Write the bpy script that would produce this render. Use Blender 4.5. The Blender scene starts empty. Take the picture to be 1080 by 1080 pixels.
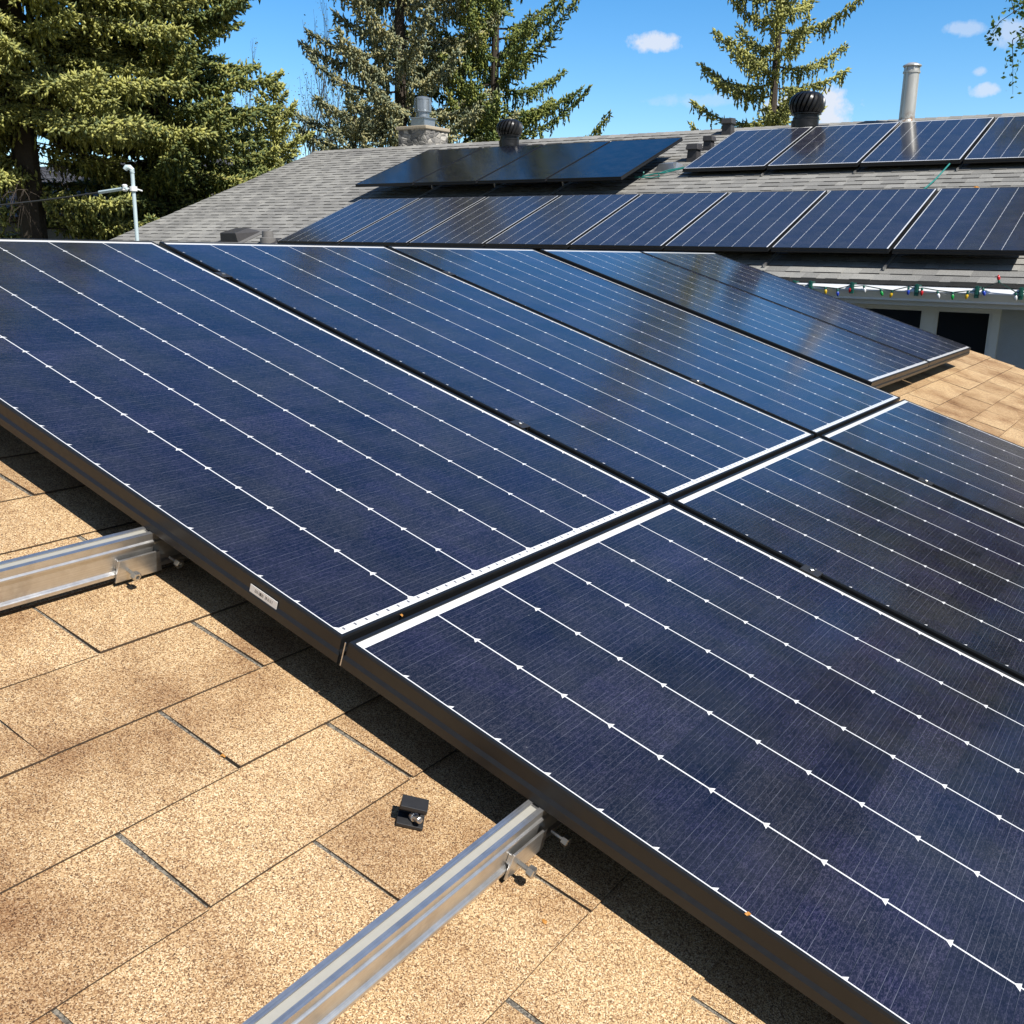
import bpy, bmesh, math, random
import numpy as np
from mathutils import Vector, Matrix, Quaternion

random.seed(7)
rng = np.random.default_rng(11)
scene = bpy.context.scene
col = scene.collection
R = math.radians
ZO = 3.4                                    # height of the array's top left corner above the yard

# ------------------------------------------------------------------ camera
cam_d = bpy.data.cameras.new('camera')
cam_d.sensor_width = 36.0
cam_d.lens = 36.0 * 1060.2 / 1080.0
cam_d.clip_start = 0.02
cam_d.clip_end = 3000
cam = bpy.data.objects.new('camera', cam_d)
col.objects.link(cam)
Wm = [[0.561271818613028, -0.1990310301936577, 0.8033433852658294],
      [-0.827463594214294, -0.15450147630087638, 0.5398456205905645],
      [0.016671708988439823, -0.9677375381994864, -0.2514082561860082]]
cam.matrix_world = Matrix(((Wm[0][0], -Wm[0][1], -Wm[0][2], -0.972),
                           (Wm[1][0], -Wm[1][1], -Wm[1][2], -2.5932),
                           (Wm[2][0], -Wm[2][1], -Wm[2][2], ZO - 0.0024),
                           (0, 0, 0, 1)))
scene.camera = cam

# ------------------------------------------------------------------ sun, sky, exposure
SUN = Vector((-0.16, -0.708, 0.827)).normalized()
sl = bpy.data.lights.new('sun', 'SUN')
sl.energy = 5.0
sl.angle = R(0.53)
sl.color = (1.0, 0.955, 0.88)
so = bpy.data.objects.new('sun', sl)
so.rotation_euler = SUN.to_track_quat('Z', 'Y').to_euler()
col.objects.link(so)

world = bpy.data.worlds.new('World')
scene.world = world
world.use_nodes = True
wn = world.node_tree
wn.nodes.clear()


class NT:
    """small helper to write node expressions"""
    def __init__(s, tree):
        s.t = tree

    def n(s, kind, **kw):
        nd = s.t.nodes.new(kind)
        for k, v in kw.items():
            if k.startswith('_'):
                setattr(nd, k[1:], v)
        return nd

    def put(s, sock, v):
        if isinstance(v, bpy.types.NodeSocket):
            s.t.links.new(v, sock)
        elif v is not None:
            if isinstance(v, (tuple, list)) and len(v) == 3 and sock.type == 'RGBA':
                v = (*v, 1)
            sock.default_value = v

    def m(s, op, a, b=None, c=None, clamp=False):
        nd = s.t.nodes.new('ShaderNodeMath')
        nd.operation = op
        nd.use_clamp = clamp
        s.put(nd.inputs[0], a)
        if b is not None:
            s.put(nd.inputs[1], b)
        if c is not None:
            s.put(nd.inputs[2], c)
        return nd.outputs[0]

    def mix(s, f, a, b, blend='MIX'):
        nd = s.t.nodes.new('ShaderNodeMix')
        nd.data_type = 'RGBA'
        nd.blend_type = blend
        s.put(nd.inputs[0], f)
        s.put(nd.inputs[6], a)
        s.put(nd.inputs[7], b)
        return nd.outputs[2]

    def noise(s, vec, scale, detail=2, rough=0.5, dims='3D'):
        nd = s.t.nodes.new('ShaderNodeTexNoise')
        nd.noise_dimensions = dims
        s.put(nd.inputs['Vector'], vec)
        nd.inputs['Scale'].default_value = scale
        nd.inputs['Detail'].default_value = detail
        nd.inputs['Roughness'].default_value = rough
        return nd.outputs[0]

    def voronoi(s, vec, scale, feature='F1'):
        nd = s.t.nodes.new('ShaderNodeTexVoronoi')
        nd.feature = feature
        s.put(nd.inputs['Vector'], vec)
        nd.inputs['Scale'].default_value = scale
        return nd

    def ramp(s, f, stops, interp='LINEAR'):
        nd = s.t.nodes.new('ShaderNodeValToRGB')
        nd.color_ramp.interpolation = interp
        el = nd.color_ramp.elements
        while len(el) < len(stops):
            el.new(0.5)
        for e, (p, c) in zip(el, stops):
            e.position = p
            e.color = (*c, 1) if len(c) == 3 else c
        s.put(nd.inputs[0], f)
        return nd.outputs[0]

    def coord(s, which='Object'):
        return s.t.nodes.new('ShaderNodeTexCoord').outputs[which]

    def sep(s, v):
        nd = s.t.nodes.new('ShaderNodeSeparateXYZ')
        s.put(nd.inputs[0], v)
        return nd.outputs

    def comb(s, x, y, z):
        nd = s.t.nodes.new('ShaderNodeCombineXYZ')
        for i, v in enumerate((x, y, z)):
            s.put(nd.inputs[i], v)
        return nd.outputs[0]

    def vm(s, op, a, b):
        nd = s.t.nodes.new('ShaderNodeVectorMath')
        nd.operation = op
        s.put(nd.inputs[0], a)
        s.put(nd.inputs[1], b)
        return nd.outputs['Value'] if op == 'DOT_PRODUCT' else nd.outputs[0]

    def mapr(s, v, a, b, c, d):
        nd = s.t.nodes.new('ShaderNodeMapRange')
        for i, q in enumerate((v, a, b, c, d)):
            s.put(nd.inputs[i], q)
        return nd.outputs[0]

    def bump(s, h, strength, dist, normal=None):
        nd = s.t.nodes.new('ShaderNodeBump')
        nd.inputs['Strength'].default_value = strength
        nd.inputs['Distance'].default_value = dist
        s.put(nd.inputs['Height'], h)
        if normal is not None:
            s.put(nd.inputs['Normal'], normal)
        return nd.outputs[0]


W = NT(wn)
sky = W.n('ShaderNodeTexSky', _sky_type='NISHITA', _sun_disc=False)
sky.sun_elevation = math.asin(SUN.z)
sky.sun_rotation = math.atan2(SUN.x, SUN.y) % (2 * math.pi)
sky.altitude = 650
sky.air_density = 1.0
sky.dust_density = 0.25
sky.ozone_density = 3.0
dirv = W.coord('Generated')
cn = W.noise(dirv, 26, 5, 0.62)
cn2 = W.noise(dirv, 90, 4, 0.6)
total = None
# small fair weather clouds: direction, half width, half height, strength
for d, a, b, st in (((0.8756, 0.447, 0.183), .028, .0085, .85), ((0.9622, 0.1999, 0.1849), .018, .007, .45),
                    ((0.9733, 0.1835, 0.1376), .014, .0055, .65), ((0.9703, 0.1878, 0.1523), .006, .004, .5),
                    ((0.9438, 0.3054, 0.1263), .030, .017, .95), ((0.9337, 0.334, 0.1292), .030, .014, .9),
                    ((0.9707, 0.1672, 0.1800), .022, .012, .55), ((0.90, 0.41, 0.135), .05, .006, .25),
                    ((-.6, .3, .5), .3, .12, .8), ((.5, -.8, .35), .25, .09, .8), ((.2, .9, .5), .2, .07, .6)):
    dv = Vector(d).normalized()
    t1 = Vector((0, 0, 1)).cross(dv).normalized()
    t2 = dv.cross(t1)
    x = W.m('DIVIDE', W.vm('DOT_PRODUCT', dirv, tuple(t1)), a)
    y = W.m('DIVIDE', W.vm('DOT_PRODUCT', dirv, tuple(t2)), b)
    f = W.vm('DOT_PRODUCT', dirv, tuple(dv))
    r2 = W.m('ADD', W.m('MULTIPLY', x, x), W.m('MULTIPLY', y, y))
    r2 = W.m('ADD', r2, W.m('MULTIPLY', W.m('LESS_THAN', f, 0.0), 99.0))
    k = W.m('SUBTRACT', 1.0, r2)
    k = W.m('ADD', k, W.m('MULTIPLY', W.m('SUBTRACT', cn, .5), 3.4))
    k = W.m('ADD', k, W.m('MULTIPLY', W.m('SUBTRACT', cn2, .5), 2.2))
    k = W.m('MULTIPLY', W.m('MULTIPLY', k, 1.1, clamp=True), st)
    total = k if total is None else W.m('MAXIMUM', total, k)
hsv = W.n('ShaderNodeHueSaturation')
# sky weighted by direction: brightened in view, dimmed behind the camera to darken shadows
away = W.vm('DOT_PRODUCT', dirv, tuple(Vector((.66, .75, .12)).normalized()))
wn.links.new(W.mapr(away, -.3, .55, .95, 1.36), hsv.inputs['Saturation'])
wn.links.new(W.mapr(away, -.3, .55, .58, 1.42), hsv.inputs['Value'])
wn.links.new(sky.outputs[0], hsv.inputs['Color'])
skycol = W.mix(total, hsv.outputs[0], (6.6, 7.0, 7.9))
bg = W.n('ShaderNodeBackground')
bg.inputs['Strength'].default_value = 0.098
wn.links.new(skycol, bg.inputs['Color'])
wo = W.n('ShaderNodeOutputWorld')
wn.links.new(bg.outputs[0], wo.inputs[0])

scene.view_settings.view_transform = 'Standard'
scene.view_settings.look = 'None'
scene.view_settings.exposure = 0.30
scene.view_settings.gamma = 1.0
scene.render.engine = 'CYCLES'
scene.cycles.max_bounces = 6
scene.cycles.diffuse_bounces = 3
scene.cycles.glossy_bounces = 3
scene.cycles.caustics_reflective = False
scene.cycles.caustics_refractive = False


# ------------------------------------------------------------------ mesh helpers
class MB:
    def __init__(s):
        s.v, s.f, s.mi = [], [], []

    def face(s, pts, mi=0):
        b = len(s.v)
        s.v += [tuple(p) for p in pts]
        s.f.append(tuple(range(b, b + len(pts))))
        s.mi.append(mi)

    def add(s, verts, faces, mi=0, M=None):
        b = len(s.v)
        if M is not None:
            verts = [M @ Vector(p) for p in verts]
        s.v += [tuple(p) for p in verts]
        for f in faces:
            s.f.append(tuple(i + b for i in f))
            s.mi.append(mi)

    def box(s, lo, hi, mi=0, M=None):
        x0, y0, z0 = lo
        x1, y1, z1 = hi
        s.add([(x0, y0, z0), (x1, y0, z0), (x1, y1, z0), (x0, y1, z0),
               (x0, y0, z1), (x1, y0, z1), (x1, y1, z1), (x0, y1, z1)],
              [(0, 3, 2, 1), (4, 5, 6, 7), (0, 1, 5, 4), (1, 2, 6, 5), (2, 3, 7, 6), (3, 0, 4, 7)], mi, M)

    def prism(s, prof, axis_pts, mi=0, M=None, cap=True):
        """prof: list of (a,b); axis_pts=(c0,c1): extruded along x, profile in (y,z)"""
        n = len(prof)
        c0, c1 = axis_pts
        v = [(c0, a, b) for a, b in prof] + [(c1, a, b) for a, b in prof]
        f = [(i, (i + 1) % n, n + (i + 1) % n, n + i) for i in range(n)]
        if cap:
            f += [tuple(range(n))[::-1], tuple(range(n, 2 * n))]
        s.add(v, f, mi, M)

    def lathe(s, prof, seg=24, mi=0, M=None):
        v, f = [], []
        for r, z in prof:
            for k in range(seg):
                a = 2 * math.pi * k / seg
                v.append((r * math.cos(a), r * math.sin(a), z))
        for i in range(len(prof) - 1):
            for k in range(seg):
                k2 = (k + 1) % seg
                f.append((i * seg + k, i * seg + k2, (i + 1) * seg + k2, (i + 1) * seg + k))
        f.append(tuple(range(seg))[::-1])
        f.append(tuple(range((len(prof) - 1) * seg, len(prof) * seg)))
        s.add(v, f, mi, M)

    def tube(s, pts, rad, seg=6, mi=0, M=None):
        pts = [Vector(p) for p in pts]
        if not isinstance(rad, (list, tuple)):
            rad = [rad] * len(pts)
        v, f = [], []
        up = Vector((0.13, 0.21, 0.97)).normalized()
        for i, p in enumerate(pts):
            d = (pts[min(i + 1, len(pts) - 1)] - pts[max(i - 1, 0)]).normalized()
            a = d.cross(up)
            if a.length < 1e-3:
                a = d.cross(Vector((1, 0, 0)))
            a.normalize()
            b = d.cross(a)
            for k in range(seg):
                t = 2 * math.pi * k / seg
                v.append(p + (a * math.cos(t) + b * math.sin(t)) * rad[i])
        for i in range(len(pts) - 1):
            for k in range(seg):
                k2 = (k + 1) % seg
                f.append((i * seg + k, i * seg + k2, (i + 1) * seg + k2, (i + 1) * seg + k))
        f.append(tuple(range(seg))[::-1])
        f.append(tuple(range((len(pts) - 1) * seg, len(pts) * seg)))
        s.add(v, f, mi, M)

    def build(s, name, mats, parent=None, smooth=False, bevel=0, bseg=2):
        me = bpy.data.meshes.new(name)
        me.from_pydata(s.v, [], s.f)
        if not isinstance(mats, (list, tuple)):
            mats = [mats]
        for m in mats:
            me.materials.append(m)
        me.polygons.foreach_set('material_index', s.mi)
        if smooth:
            me.polygons.foreach_set('use_smooth', [True] * len(s.f))
        me.update()
        o = bpy.data.objects.new(name, me)
        col.objects.link(o)
        if parent is not None:
            o.parent = parent
        if smooth:
            bm = bmesh.new()
            bm.from_mesh(me)
            bmesh.ops.remove_doubles(bm, verts=bm.verts, dist=1e-6)
            bmesh.ops.recalc_face_normals(bm, faces=bm.faces)
            for e in bm.edges:
                e.smooth = not (len(e.link_faces) == 2 and e.calc_face_angle(0) > R(38))
            bm.to_mesh(me)
            bm.free()
        if bevel:
            md = o.modifiers.new('bevel', 'BEVEL')
            md.width = bevel
            md.segments = bseg
            md.limit_method = 'ANGLE'
        return o


def tag(o, label, cat, group=None, kind=None):
    if label:
        o['label'] = label
    if cat:
        o['category'] = cat
    if group:
        o['group'] = group
    if kind:
        o['kind'] = kind
    return o


def thing(name, label, cat, M=None, group=None):
    o = bpy.data.objects.new(name, None)
    o.empty_display_size = 0.1
    col.objects.link(o)
    if M is not None:
        o.matrix_world = M
    return tag(o, label, cat, group)


def copy_thing(src, M, label, group=None):
    c = src.copy()
    col.objects.link(c)
    c.matrix_world = M
    c['label'] = label
    if group:
        c['group'] = group
    for ch in src.children:
        p = ch.copy()
        col.objects.link(p)
        p.parent = c
        for g in ch.children:
            q = g.copy()
            col.objects.link(q)
            q.parent = p
    return c


def big_mesh(name, verts, faces, mat, parent=None):
    """verts (N,3) array, faces (M,3|4) array"""
    me = bpy.data.meshes.new(name)
    k = faces.shape[1]
    me.vertices.add(len(verts))
    me.vertices.foreach_set('co', verts.astype(np.float32).ravel())
    me.loops.add(faces.size)
    me.loops.foreach_set('vertex_index', faces.astype(np.int32).ravel())
    me.polygons.add(len(faces))
    me.polygons.foreach_set('loop_start', np.arange(0, faces.size, k, dtype=np.int32))
    me.polygons.foreach_set('loop_total', np.full(len(faces), k, dtype=np.int32))
    me.materials.append(mat)
    me.update(calc_edges=True)
    o = bpy.data.objects.new(name, me)
    col.objects.link(o)
    if parent is not None:
        o.parent = parent
    return o


# ------------------------------------------------------------------ materials
def mat(name):
    m = bpy.data.materials.new(name)
    m.use_nodes = True
    t = m.node_tree
    return m, NT(t), t.nodes['Principled BSDF']


def simple(name, c, rough=0.6, metal=0.0, var=0.12, vs=9.0, bump=0.0, bs=60.0, spec=0.5):
    m, N, p = mat(name)
    co = N.coord()
    nz = N.noise(co, vs, 4, 0.6)
    lo = tuple(q * (1 - var) for q in c)
    hi = tuple(min(1, q * (1 + var)) for q in c)
    N.put(p.inputs['Base Color'], N.mix(nz, lo, hi))
    p.inputs['Roughness'].default_value = rough
    p.inputs['Metallic'].default_value = metal
    p.inputs['Specular IOR Level'].default_value = spec
    nr = N.mapr(N.noise(co, vs * 3.1, 3), .3, .7, rough * .85, min(1, rough * 1.15))
    N.put(p.inputs['Roughness'], nr)
    if bump:
        N.put(p.inputs['Normal'], N.bump(N.noise(co, bs, 3), bump, .01))
    return m


def shingle_tan():
    m, N, p = mat('tan_shingle')
    co = N.coord()
    v = N.voronoi(co, 800)
    g = N.sep(v.outputs['Color'])[0]
    base = N.ramp(g, [(0.0, (.080, .047, .028)), (.15, (.210, .124, .066)), (.36, (.39, .245, .126)),
                      (.60, (.52, .355, .186)), (.84, (.68, .515, .300)), (1, (.74, .62, .43))])
    blot = N.noise(co, 4.6, 5, 0.6)
    f = N.ramp(blot, [(.30, (.54, .44, .39)), (.43, (.83, .77, .73)), (.56, (1.06, 1.05, 1.04))])
    spk = N.voronoi(co, 31)
    f = N.mix(N.m('MULTIPLY', N.m('LESS_THAN', spk.outputs['Distance'], .045), N.m('GREATER_THAN', N.sep(spk.outputs['Color'])[2], .80)), f, (.45, .42, .40))
    c = N.mix(1.0, base, f, 'MULTIPLY')
    rnd = N.n('ShaderNodeNewGeometry').outputs['Random Per Island']
    c = N.mix(1.0, c, N.ramp(rnd, [(0, (.82, .77, .73)), (.4, (.97, .95, .93)), (1, (1.06, 1.05, 1.04))]), 'MULTIPLY')
    N.put(p.inputs['Base Color'], c)
    p.inputs['Roughness'].default_value = 0.92
    p.inputs['Specular IOR Level'].default_value = 0.25
    h = N.m('SUBTRACT', 1.0, v.outputs['Distance'])
    N.put(p.inputs['Normal'], N.bump(h, .35, .0012))
    return m


def shingle_mat_grey():
    m, N, p = mat('shingle_backing')
    co = N.coord()
    v = N.voronoi(co, 520)
    g = N.sep(v.outputs['Color'])[0]
    N.put(p.inputs['Base Color'], N.ramp(g, [(0, (.05, .042, .035)), (.6, (.15, .135, .11)), (1, (.30, .265, .21))]))
    p.inputs['Roughness'].default_value = .95
    return m


def shingle_house(name, a, b):
    m, N, p = mat(name)
    co = N.coord()
    rnd = N.n('ShaderNodeNewGeometry').outputs['Random Per Island']
    c = N.mix(rnd, a, b)
    sp = N.noise(co, 130, 3, .7)
    c = N.mix(1.0, c, N.ramp(sp, [(.3, (.62, .62, .62)), (.7, (1.3, 1.3, 1.3))]), 'MULTIPLY')
    bl = N.noise(co, 1.3, 4, .6)
    c = N.mix(1.0, c, N.ramp(bl, [(.3, (.84, .84, .84)), (.7, (1.1, 1.1, 1.08))]), 'MULTIPLY')
    N.put(p.inputs['Base Color'], c)
    p.inputs['Roughness'].default_value = .95
    p.inputs['Specular IOR Level'].default_value = .2
    N.put(p.inputs['Normal'], N.bump(sp, .5, .004))
    return m


PX, QY = 0.1637, 0.079        # cell width and half cell height


def cells(name, rows, black=False, tri=True, PX=PX):
    m, N, p = mat(name)
    co = N.coord()
    x, y, z = N.sep(co)[:3]
    x = N.m('ADD', x, .0027)
    rnd = N.n('ShaderNodeObjectInfo').outputs['Random']
    xc = N.m('DIVIDE', x, PX)
    yc = N.m('DIVIDE', y, QY)
    dx = N.m('MULTIPLY', N.m('ABSOLUTE', N.m('SUBTRACT', xc, N.m('ROUND', xc))), PX)
    fy = N.m('FRACT', yc)
    ty = N.m('MULTIPLY', fy, QY)
    cellv = N.n('ShaderNodeTexWhiteNoise', _noise_dimensions='4D')
    N.put(cellv.inputs['Vector'], N.comb(N.m('FLOOR', xc), N.m('FLOOR', yc), 0.0))
    N.put(cellv.inputs['W'], rnd)
    cv = cellv.outputs['Value']
    if black:
        c = N.mix(cv, (.0045, .0055, .010), (.0065, .008, .014))
    else:
        lowf = N.noise(N.comb(N.m('MULTIPLY', x, 9.0), N.m('MULTIPLY', y, 5.0), rnd), 1.0, 3, .6)
        ca_ = N.mix(cv, (.0125, .0115, .0275), (.0200, .0182, .0420))
        cb_ = N.mix(cv, (.0130, .0125, .0190), (.0200, .0190, .0285))
        c = N.mix(N.ramp(lowf, [(.38, (0, 0, 0)), (.62, (1, 1, 1))]), ca_, cb_)
        if name == 'solar_cells_house':
            c = N.mix(.55, c, (.038, .042, .062))
    if not black:
        cv2 = N.sep(cellv.outputs['Color'])
        c = N.mix(1.0, c, N.ramp(cv2[1], [(0, (.80, .83, .90)), (.35, (.98, .98, .95)), (.7, (.99, 1.02, 1.0)), (1, (1.14, 1.12, 1.12))]), 'MULTIPLY')
    # fine woven sparkle of the silicon surface
    g1 = N.sep(N.voronoi(N.comb(N.m('MULTIPLY', x, 420.0), N.m('MULTIPLY', y, 900.0), rnd), 1.0).outputs['Color'])[0]
    g2 = N.sep(N.voronoi(N.comb(N.m('MULTIPLY', x, 150.0), N.m('MULTIPLY', y, 420.0), rnd), 1.0).outputs['Color'])[1]
    gg = N.m('ADD', N.m('MULTIPLY', g1, .65), N.m('MULTIPLY', g2, .35))
    if not black:
        c = N.mix(1.0, c, N.ramp(gg, [(.15, (.40, .40, .46)), (.55, (.92, .92, .92)), (.90, (2.3, 2.25, 1.95))]), 'MULTIPLY')
    # busbars: faint lines across the cell, every other one stronger
    fb = N.m('FRACT', N.m('ADD', N.m('MULTIPLY', fy, 10.0), .5))
    db = N.m('MULTIPLY', N.m('ABSOLUTE', N.m('SUBTRACT', fb, .5)), QY / 10)
    odd = N.m('MODULO', N.m('ROUND', N.m('MULTIPLY', fy, 10.0)), 2.0)
    bm_ = N.m('LESS_THAN', db, .00024)
    wob = N.noise(N.comb(N.m('MULTIPLY', x, 14.0), N.m('MULTIPLY', y, 60.0), rnd), 1.0, 2)
    amp = N.m('MULTIPLY', N.mapr(odd, 0.0, 1.0, 1.0, .42), N.mapr(wob, .35, .65, .04 if black else .15, .08 if black else .80))
    c = N.mix(N.m('MULTIPLY', bm_, amp), c, (.16, .17, .21))
    rowgap = N.m('LESS_THAN', ty, .0008)
    c = N.mix(N.m('MULTIPLY', rowgap, .75), c, (.004, .004, .007))
    # dust film and smears
    dn = N.noise(co, 5.5, 6, .68)
    c = N.mix(N.m('MULTIPLY', N.ramp(dn, [(.42, (0, 0, 0)), (.72, (1, 1, 1))]), .05), c, (.30, .29, .27))
    spots = N.voronoi(co, 26)
    sm = N.m('LESS_THAN', spots.outputs['Distance'], .03)
    sm = N.m('MULTIPLY', sm, N.m('GREATER_THAN', N.sep(spots.outputs['Color'])[0], .72))
    c = N.mix(N.m('MULTIPLY', sm, .28), c, (.40, .40, .40))
    hx, hy = 3 * PX, rows / 2 * QY
    if not black:
        white = N.m('LESS_THAN', dx, .00125)
        if tri:
            white = N.m('MAXIMUM', white, N.m('LESS_THAN', N.m('ADD', dx, ty), .0078 if name != 'solar_cells_house' else .0060))
        out = N.m('MAXIMUM', N.m('GREATER_THAN', N.m('ABSOLUTE', x), hx - .0006),
                  N.m('GREATER_THAN', N.m('ABSOLUTE', y), hy - .0008))
        # ribbon ends showing as small ticks in the lower white margin
        low = N.m('LESS_THAN', y, -hy - .001)
        tk = N.m('LESS_THAN', N.m('ABSOLUTE', N.m('SUBTRACT', N.m('FRACT', N.m('MULTIPLY', xc, 7.0)), .5)), .09)
        tk = N.m('MULTIPLY', N.m('MULTIPLY', tk, low), N.m('GREATER_THAN', y, -hy - .007))
        wcol = N.mix(tk, (.80, .81, .82), (.10, .10, .12))
        wcol = N.mix(N.m('MULTIPLY', N.noise(co, 60, 4, .7), .25), wcol, (.55, .53, .49))
        white = N.m('MAXIMUM', white, out)
        c = N.mix(white, c, wcol)
    N.put(p.inputs['Base Color'], c)
    p.inputs['IOR'].default_value = 1.5
    N.put(p.inputs['Roughness'], N.mapr(N.noise(co, 7, 4), .3, .7, .10, .15))
    p.inputs['Specular IOR Level'].default_value = .62
    N.put(p.inputs['Normal'], N.bump(N.noise(co, 300, 2), .05, .0006))
    return m


def foliage(name, stops, rough=.55, trans=0.0):
    m, N, p = mat(name)
    rnd = N.n('ShaderNodeNewGeometry').outputs['Random Per Island']
    co = N.coord()
    big = N.noise(co, 1.4, 3)
    f = N.m('ADD', N.m('MULTIPLY', rnd, .65), N.m('MULTIPLY', N.m('SUBTRACT', big, .3), .8), clamp=True)
    c = N.ramp(f, stops)
    N.put(p.inputs['Base Color'], c)
    p.inputs['Roughness'].default_value = rough
    p.inputs['Specular IOR Level'].default_value = .3
    if trans:
        tr = N.n('ShaderNodeBsdfTranslucent')
        N.put(tr.inputs[0], c)
        mx = N.n('ShaderNodeMixShader')
        mx.inputs[0].default_value = trans
        N.t.links.new(p.outputs[0], mx.inputs[1])
        N.t.links.new(tr.outputs[0], mx.inputs[2])
        N.t.links.new(mx.outputs[0], N.t.nodes['Material Output'].inputs[0])
    return m


M_TAN = shingle_tan()
M_SLOT = shingle_mat_grey()
M_HSH = shingle_house('grey_laminated_shingle', (.235, .231, .222), (.345, .338, .320))
M_HBUTT = simple('dark_shingle_edge', (.055, .053, .05), .95, 0, .3, 30)
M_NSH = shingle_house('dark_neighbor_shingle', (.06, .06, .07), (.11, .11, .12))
M_CELL22 = cells('solar_cells_long', 22)
M_CELL20 = cells('solar_cells_short', 20)
M_CELLB = cells('solar_cells_black', 20, black=True)
M_FRAME = simple('black_anodised', (.0125, .0130, .0140), .38, .0, .25, 40, spec=.42)
M_BACK = simple('black_backsheet', (.012, .012, .013), .7)
M_BLACK = simple('black_metal', (.018, .018, .019), .33, .2, .25, 20)
M_BLKPL = simple('black_plastic', (.025, .025, .027), .5, 0, .25, 30)
M_STUC = simple('blue_grey_stucco', (.46, .50, .56), .9, 0, .08, 14, .6, 180)
M_TRIM = simple('grey_trim', (.66, .67, .69), .5, 0, .06, 8)
M_WHITE = simple('white_paint', (.82, .83, .84), .4, 0, .05, 12)
M_GLASSW = simple('dark_window_glass', (.008, .009, .010), .06, 0, .1, 4, spec=.5)
M_GALV = simple('galvanised', (.42, .46, .50), .36, .75, .2, 14)
M_MAST = simple('pale_painted_pipe', (.56, .68, .72), .45, .15, .12, 10)
M_CONC = simple('beige_cap', (.42, .36, .27), .85, 0, .15, 20, .4, 80)
M_DKVENT = simple('weathered_dark_vent', (.050, .048, .050), .55, 0, .25, 18)
M_GREYVENT = simple('grey_vent', (.17, .165, .16), .7, 0, .25, 18)
M_BARK = simple('spruce_bark', (.060, .046, .036), .95, 0, .4, 14, .8, 40)
M_TEAL = simple('teal_cable', (.015, .20, .18), .5, 0, .2, 20)
M_CLIP = simple('green_clip', (.010, .11, .085), .45, 0, .2, 20)
M_WIRE = simple('dark_green_wire', (.010, .045, .035), .5, 0, .2, 20)
M_CABLE = simple('cable_black', (.05, .05, .05), .6, 0, .2, 20)
M_LEAF = simple('dry_leaf', (.50, .22, .04), .7, 0, .35, 60)
M_STICK = None


def aluminium():
    m, N, p = mat('mill_aluminium')
    co = N.coord()
    x, y, z = N.sep(co)[:3]
    streak = N.noise(N.comb(N.m('MULTIPLY', x, 3.0), N.m('MULTIPLY', y, 900.0), N.m('MULTIPLY', z, 900.0)), 1.0, 3, .6)
    sc = N.noise(co, 55, 5, .7)
    f = N.m('ADD', N.m('MULTIPLY', streak, .6), N.m('MULTIPLY', sc, .4))
    N.put(p.inputs['Base Color'], N.ramp(f, [(.3, (.52, .51, .50)), (.7, (.74, .735, .72))]))
    dirt = N.ramp(N.noise(co, 16, 5, .7), [(.50, (0, 0, 0)), (.70, (1, 1, 1))])
    N.put(p.inputs['Base Color'], N.mix(N.m('MULTIPLY', dirt, .45), N.ramp(f, [(.3, (.52, .51, .50)), (.7, (.74, .735, .72))]), (.36, .33, .29)))
    p.inputs['Metallic'].default_value = .9
    N.put(p.inputs['Roughness'], N.mapr(f, .3, .7, .30, .46))
    N.put(p.inputs['Normal'], N.bump(streak, .06, .001))
    return m


def sticker_mat():
    m, N, p = mat('barcode_sticker')
    co = N.coord()
    x, y, z = N.sep(co)[:3]
    bars = N.n('ShaderNodeTexWhiteNoise', _noise_dimensions='1D')
    N.put(bars.inputs['W'], N.m('FLOOR', N.m('MULTIPLY', y, 1100.0)))
    b = N.m('GREATER_THAN', bars.outputs[0], .52)
    inside = N.m('MULTIPLY', N.m('LESS_THAN', N.m('ABSOLUTE', z), .0026), N.m('LESS_THAN', N.m('ABSOLUTE', y), .021))
    N.put(p.inputs['Base Color'], N.mix(N.m('MULTIPLY', b, inside), (.80, .80, .79), (.05, .05, .05)))
    p.inputs['Roughness'].default_value = .5
    return m


def painted_flue():
    m, N, p = mat('cream_painted_flue')
    co = N.coord()
    x, y, z = N.sep(co)[:3]
    n1 = N.noise(N.comb(N.m('MULTIPLY', x, 14.0), N.m('MULTIPLY', y, 14.0), N.m('MULTIPLY', z, 2.0)), 1.0, 4, .65)
    c = N.ramp(n1, [(.3, (.52, .51, .47)), (.7, (.74, .73, .69))])
    rust = N.m('MULTIPLY', N.mapr(z, .02, .16, 1.0, 0.0), N.mapr(N.noise(co, 22, 4, .7), .48, .62, 0, 1), clamp=True)
    c = N.mix(rust, c, (.26, .12, .045))
    N.put(p.inputs['Base Color'], c)
    p.inputs['Roughness'].default_value = .34
    p.inputs['Metallic'].default_value = .45
    return m


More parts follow.
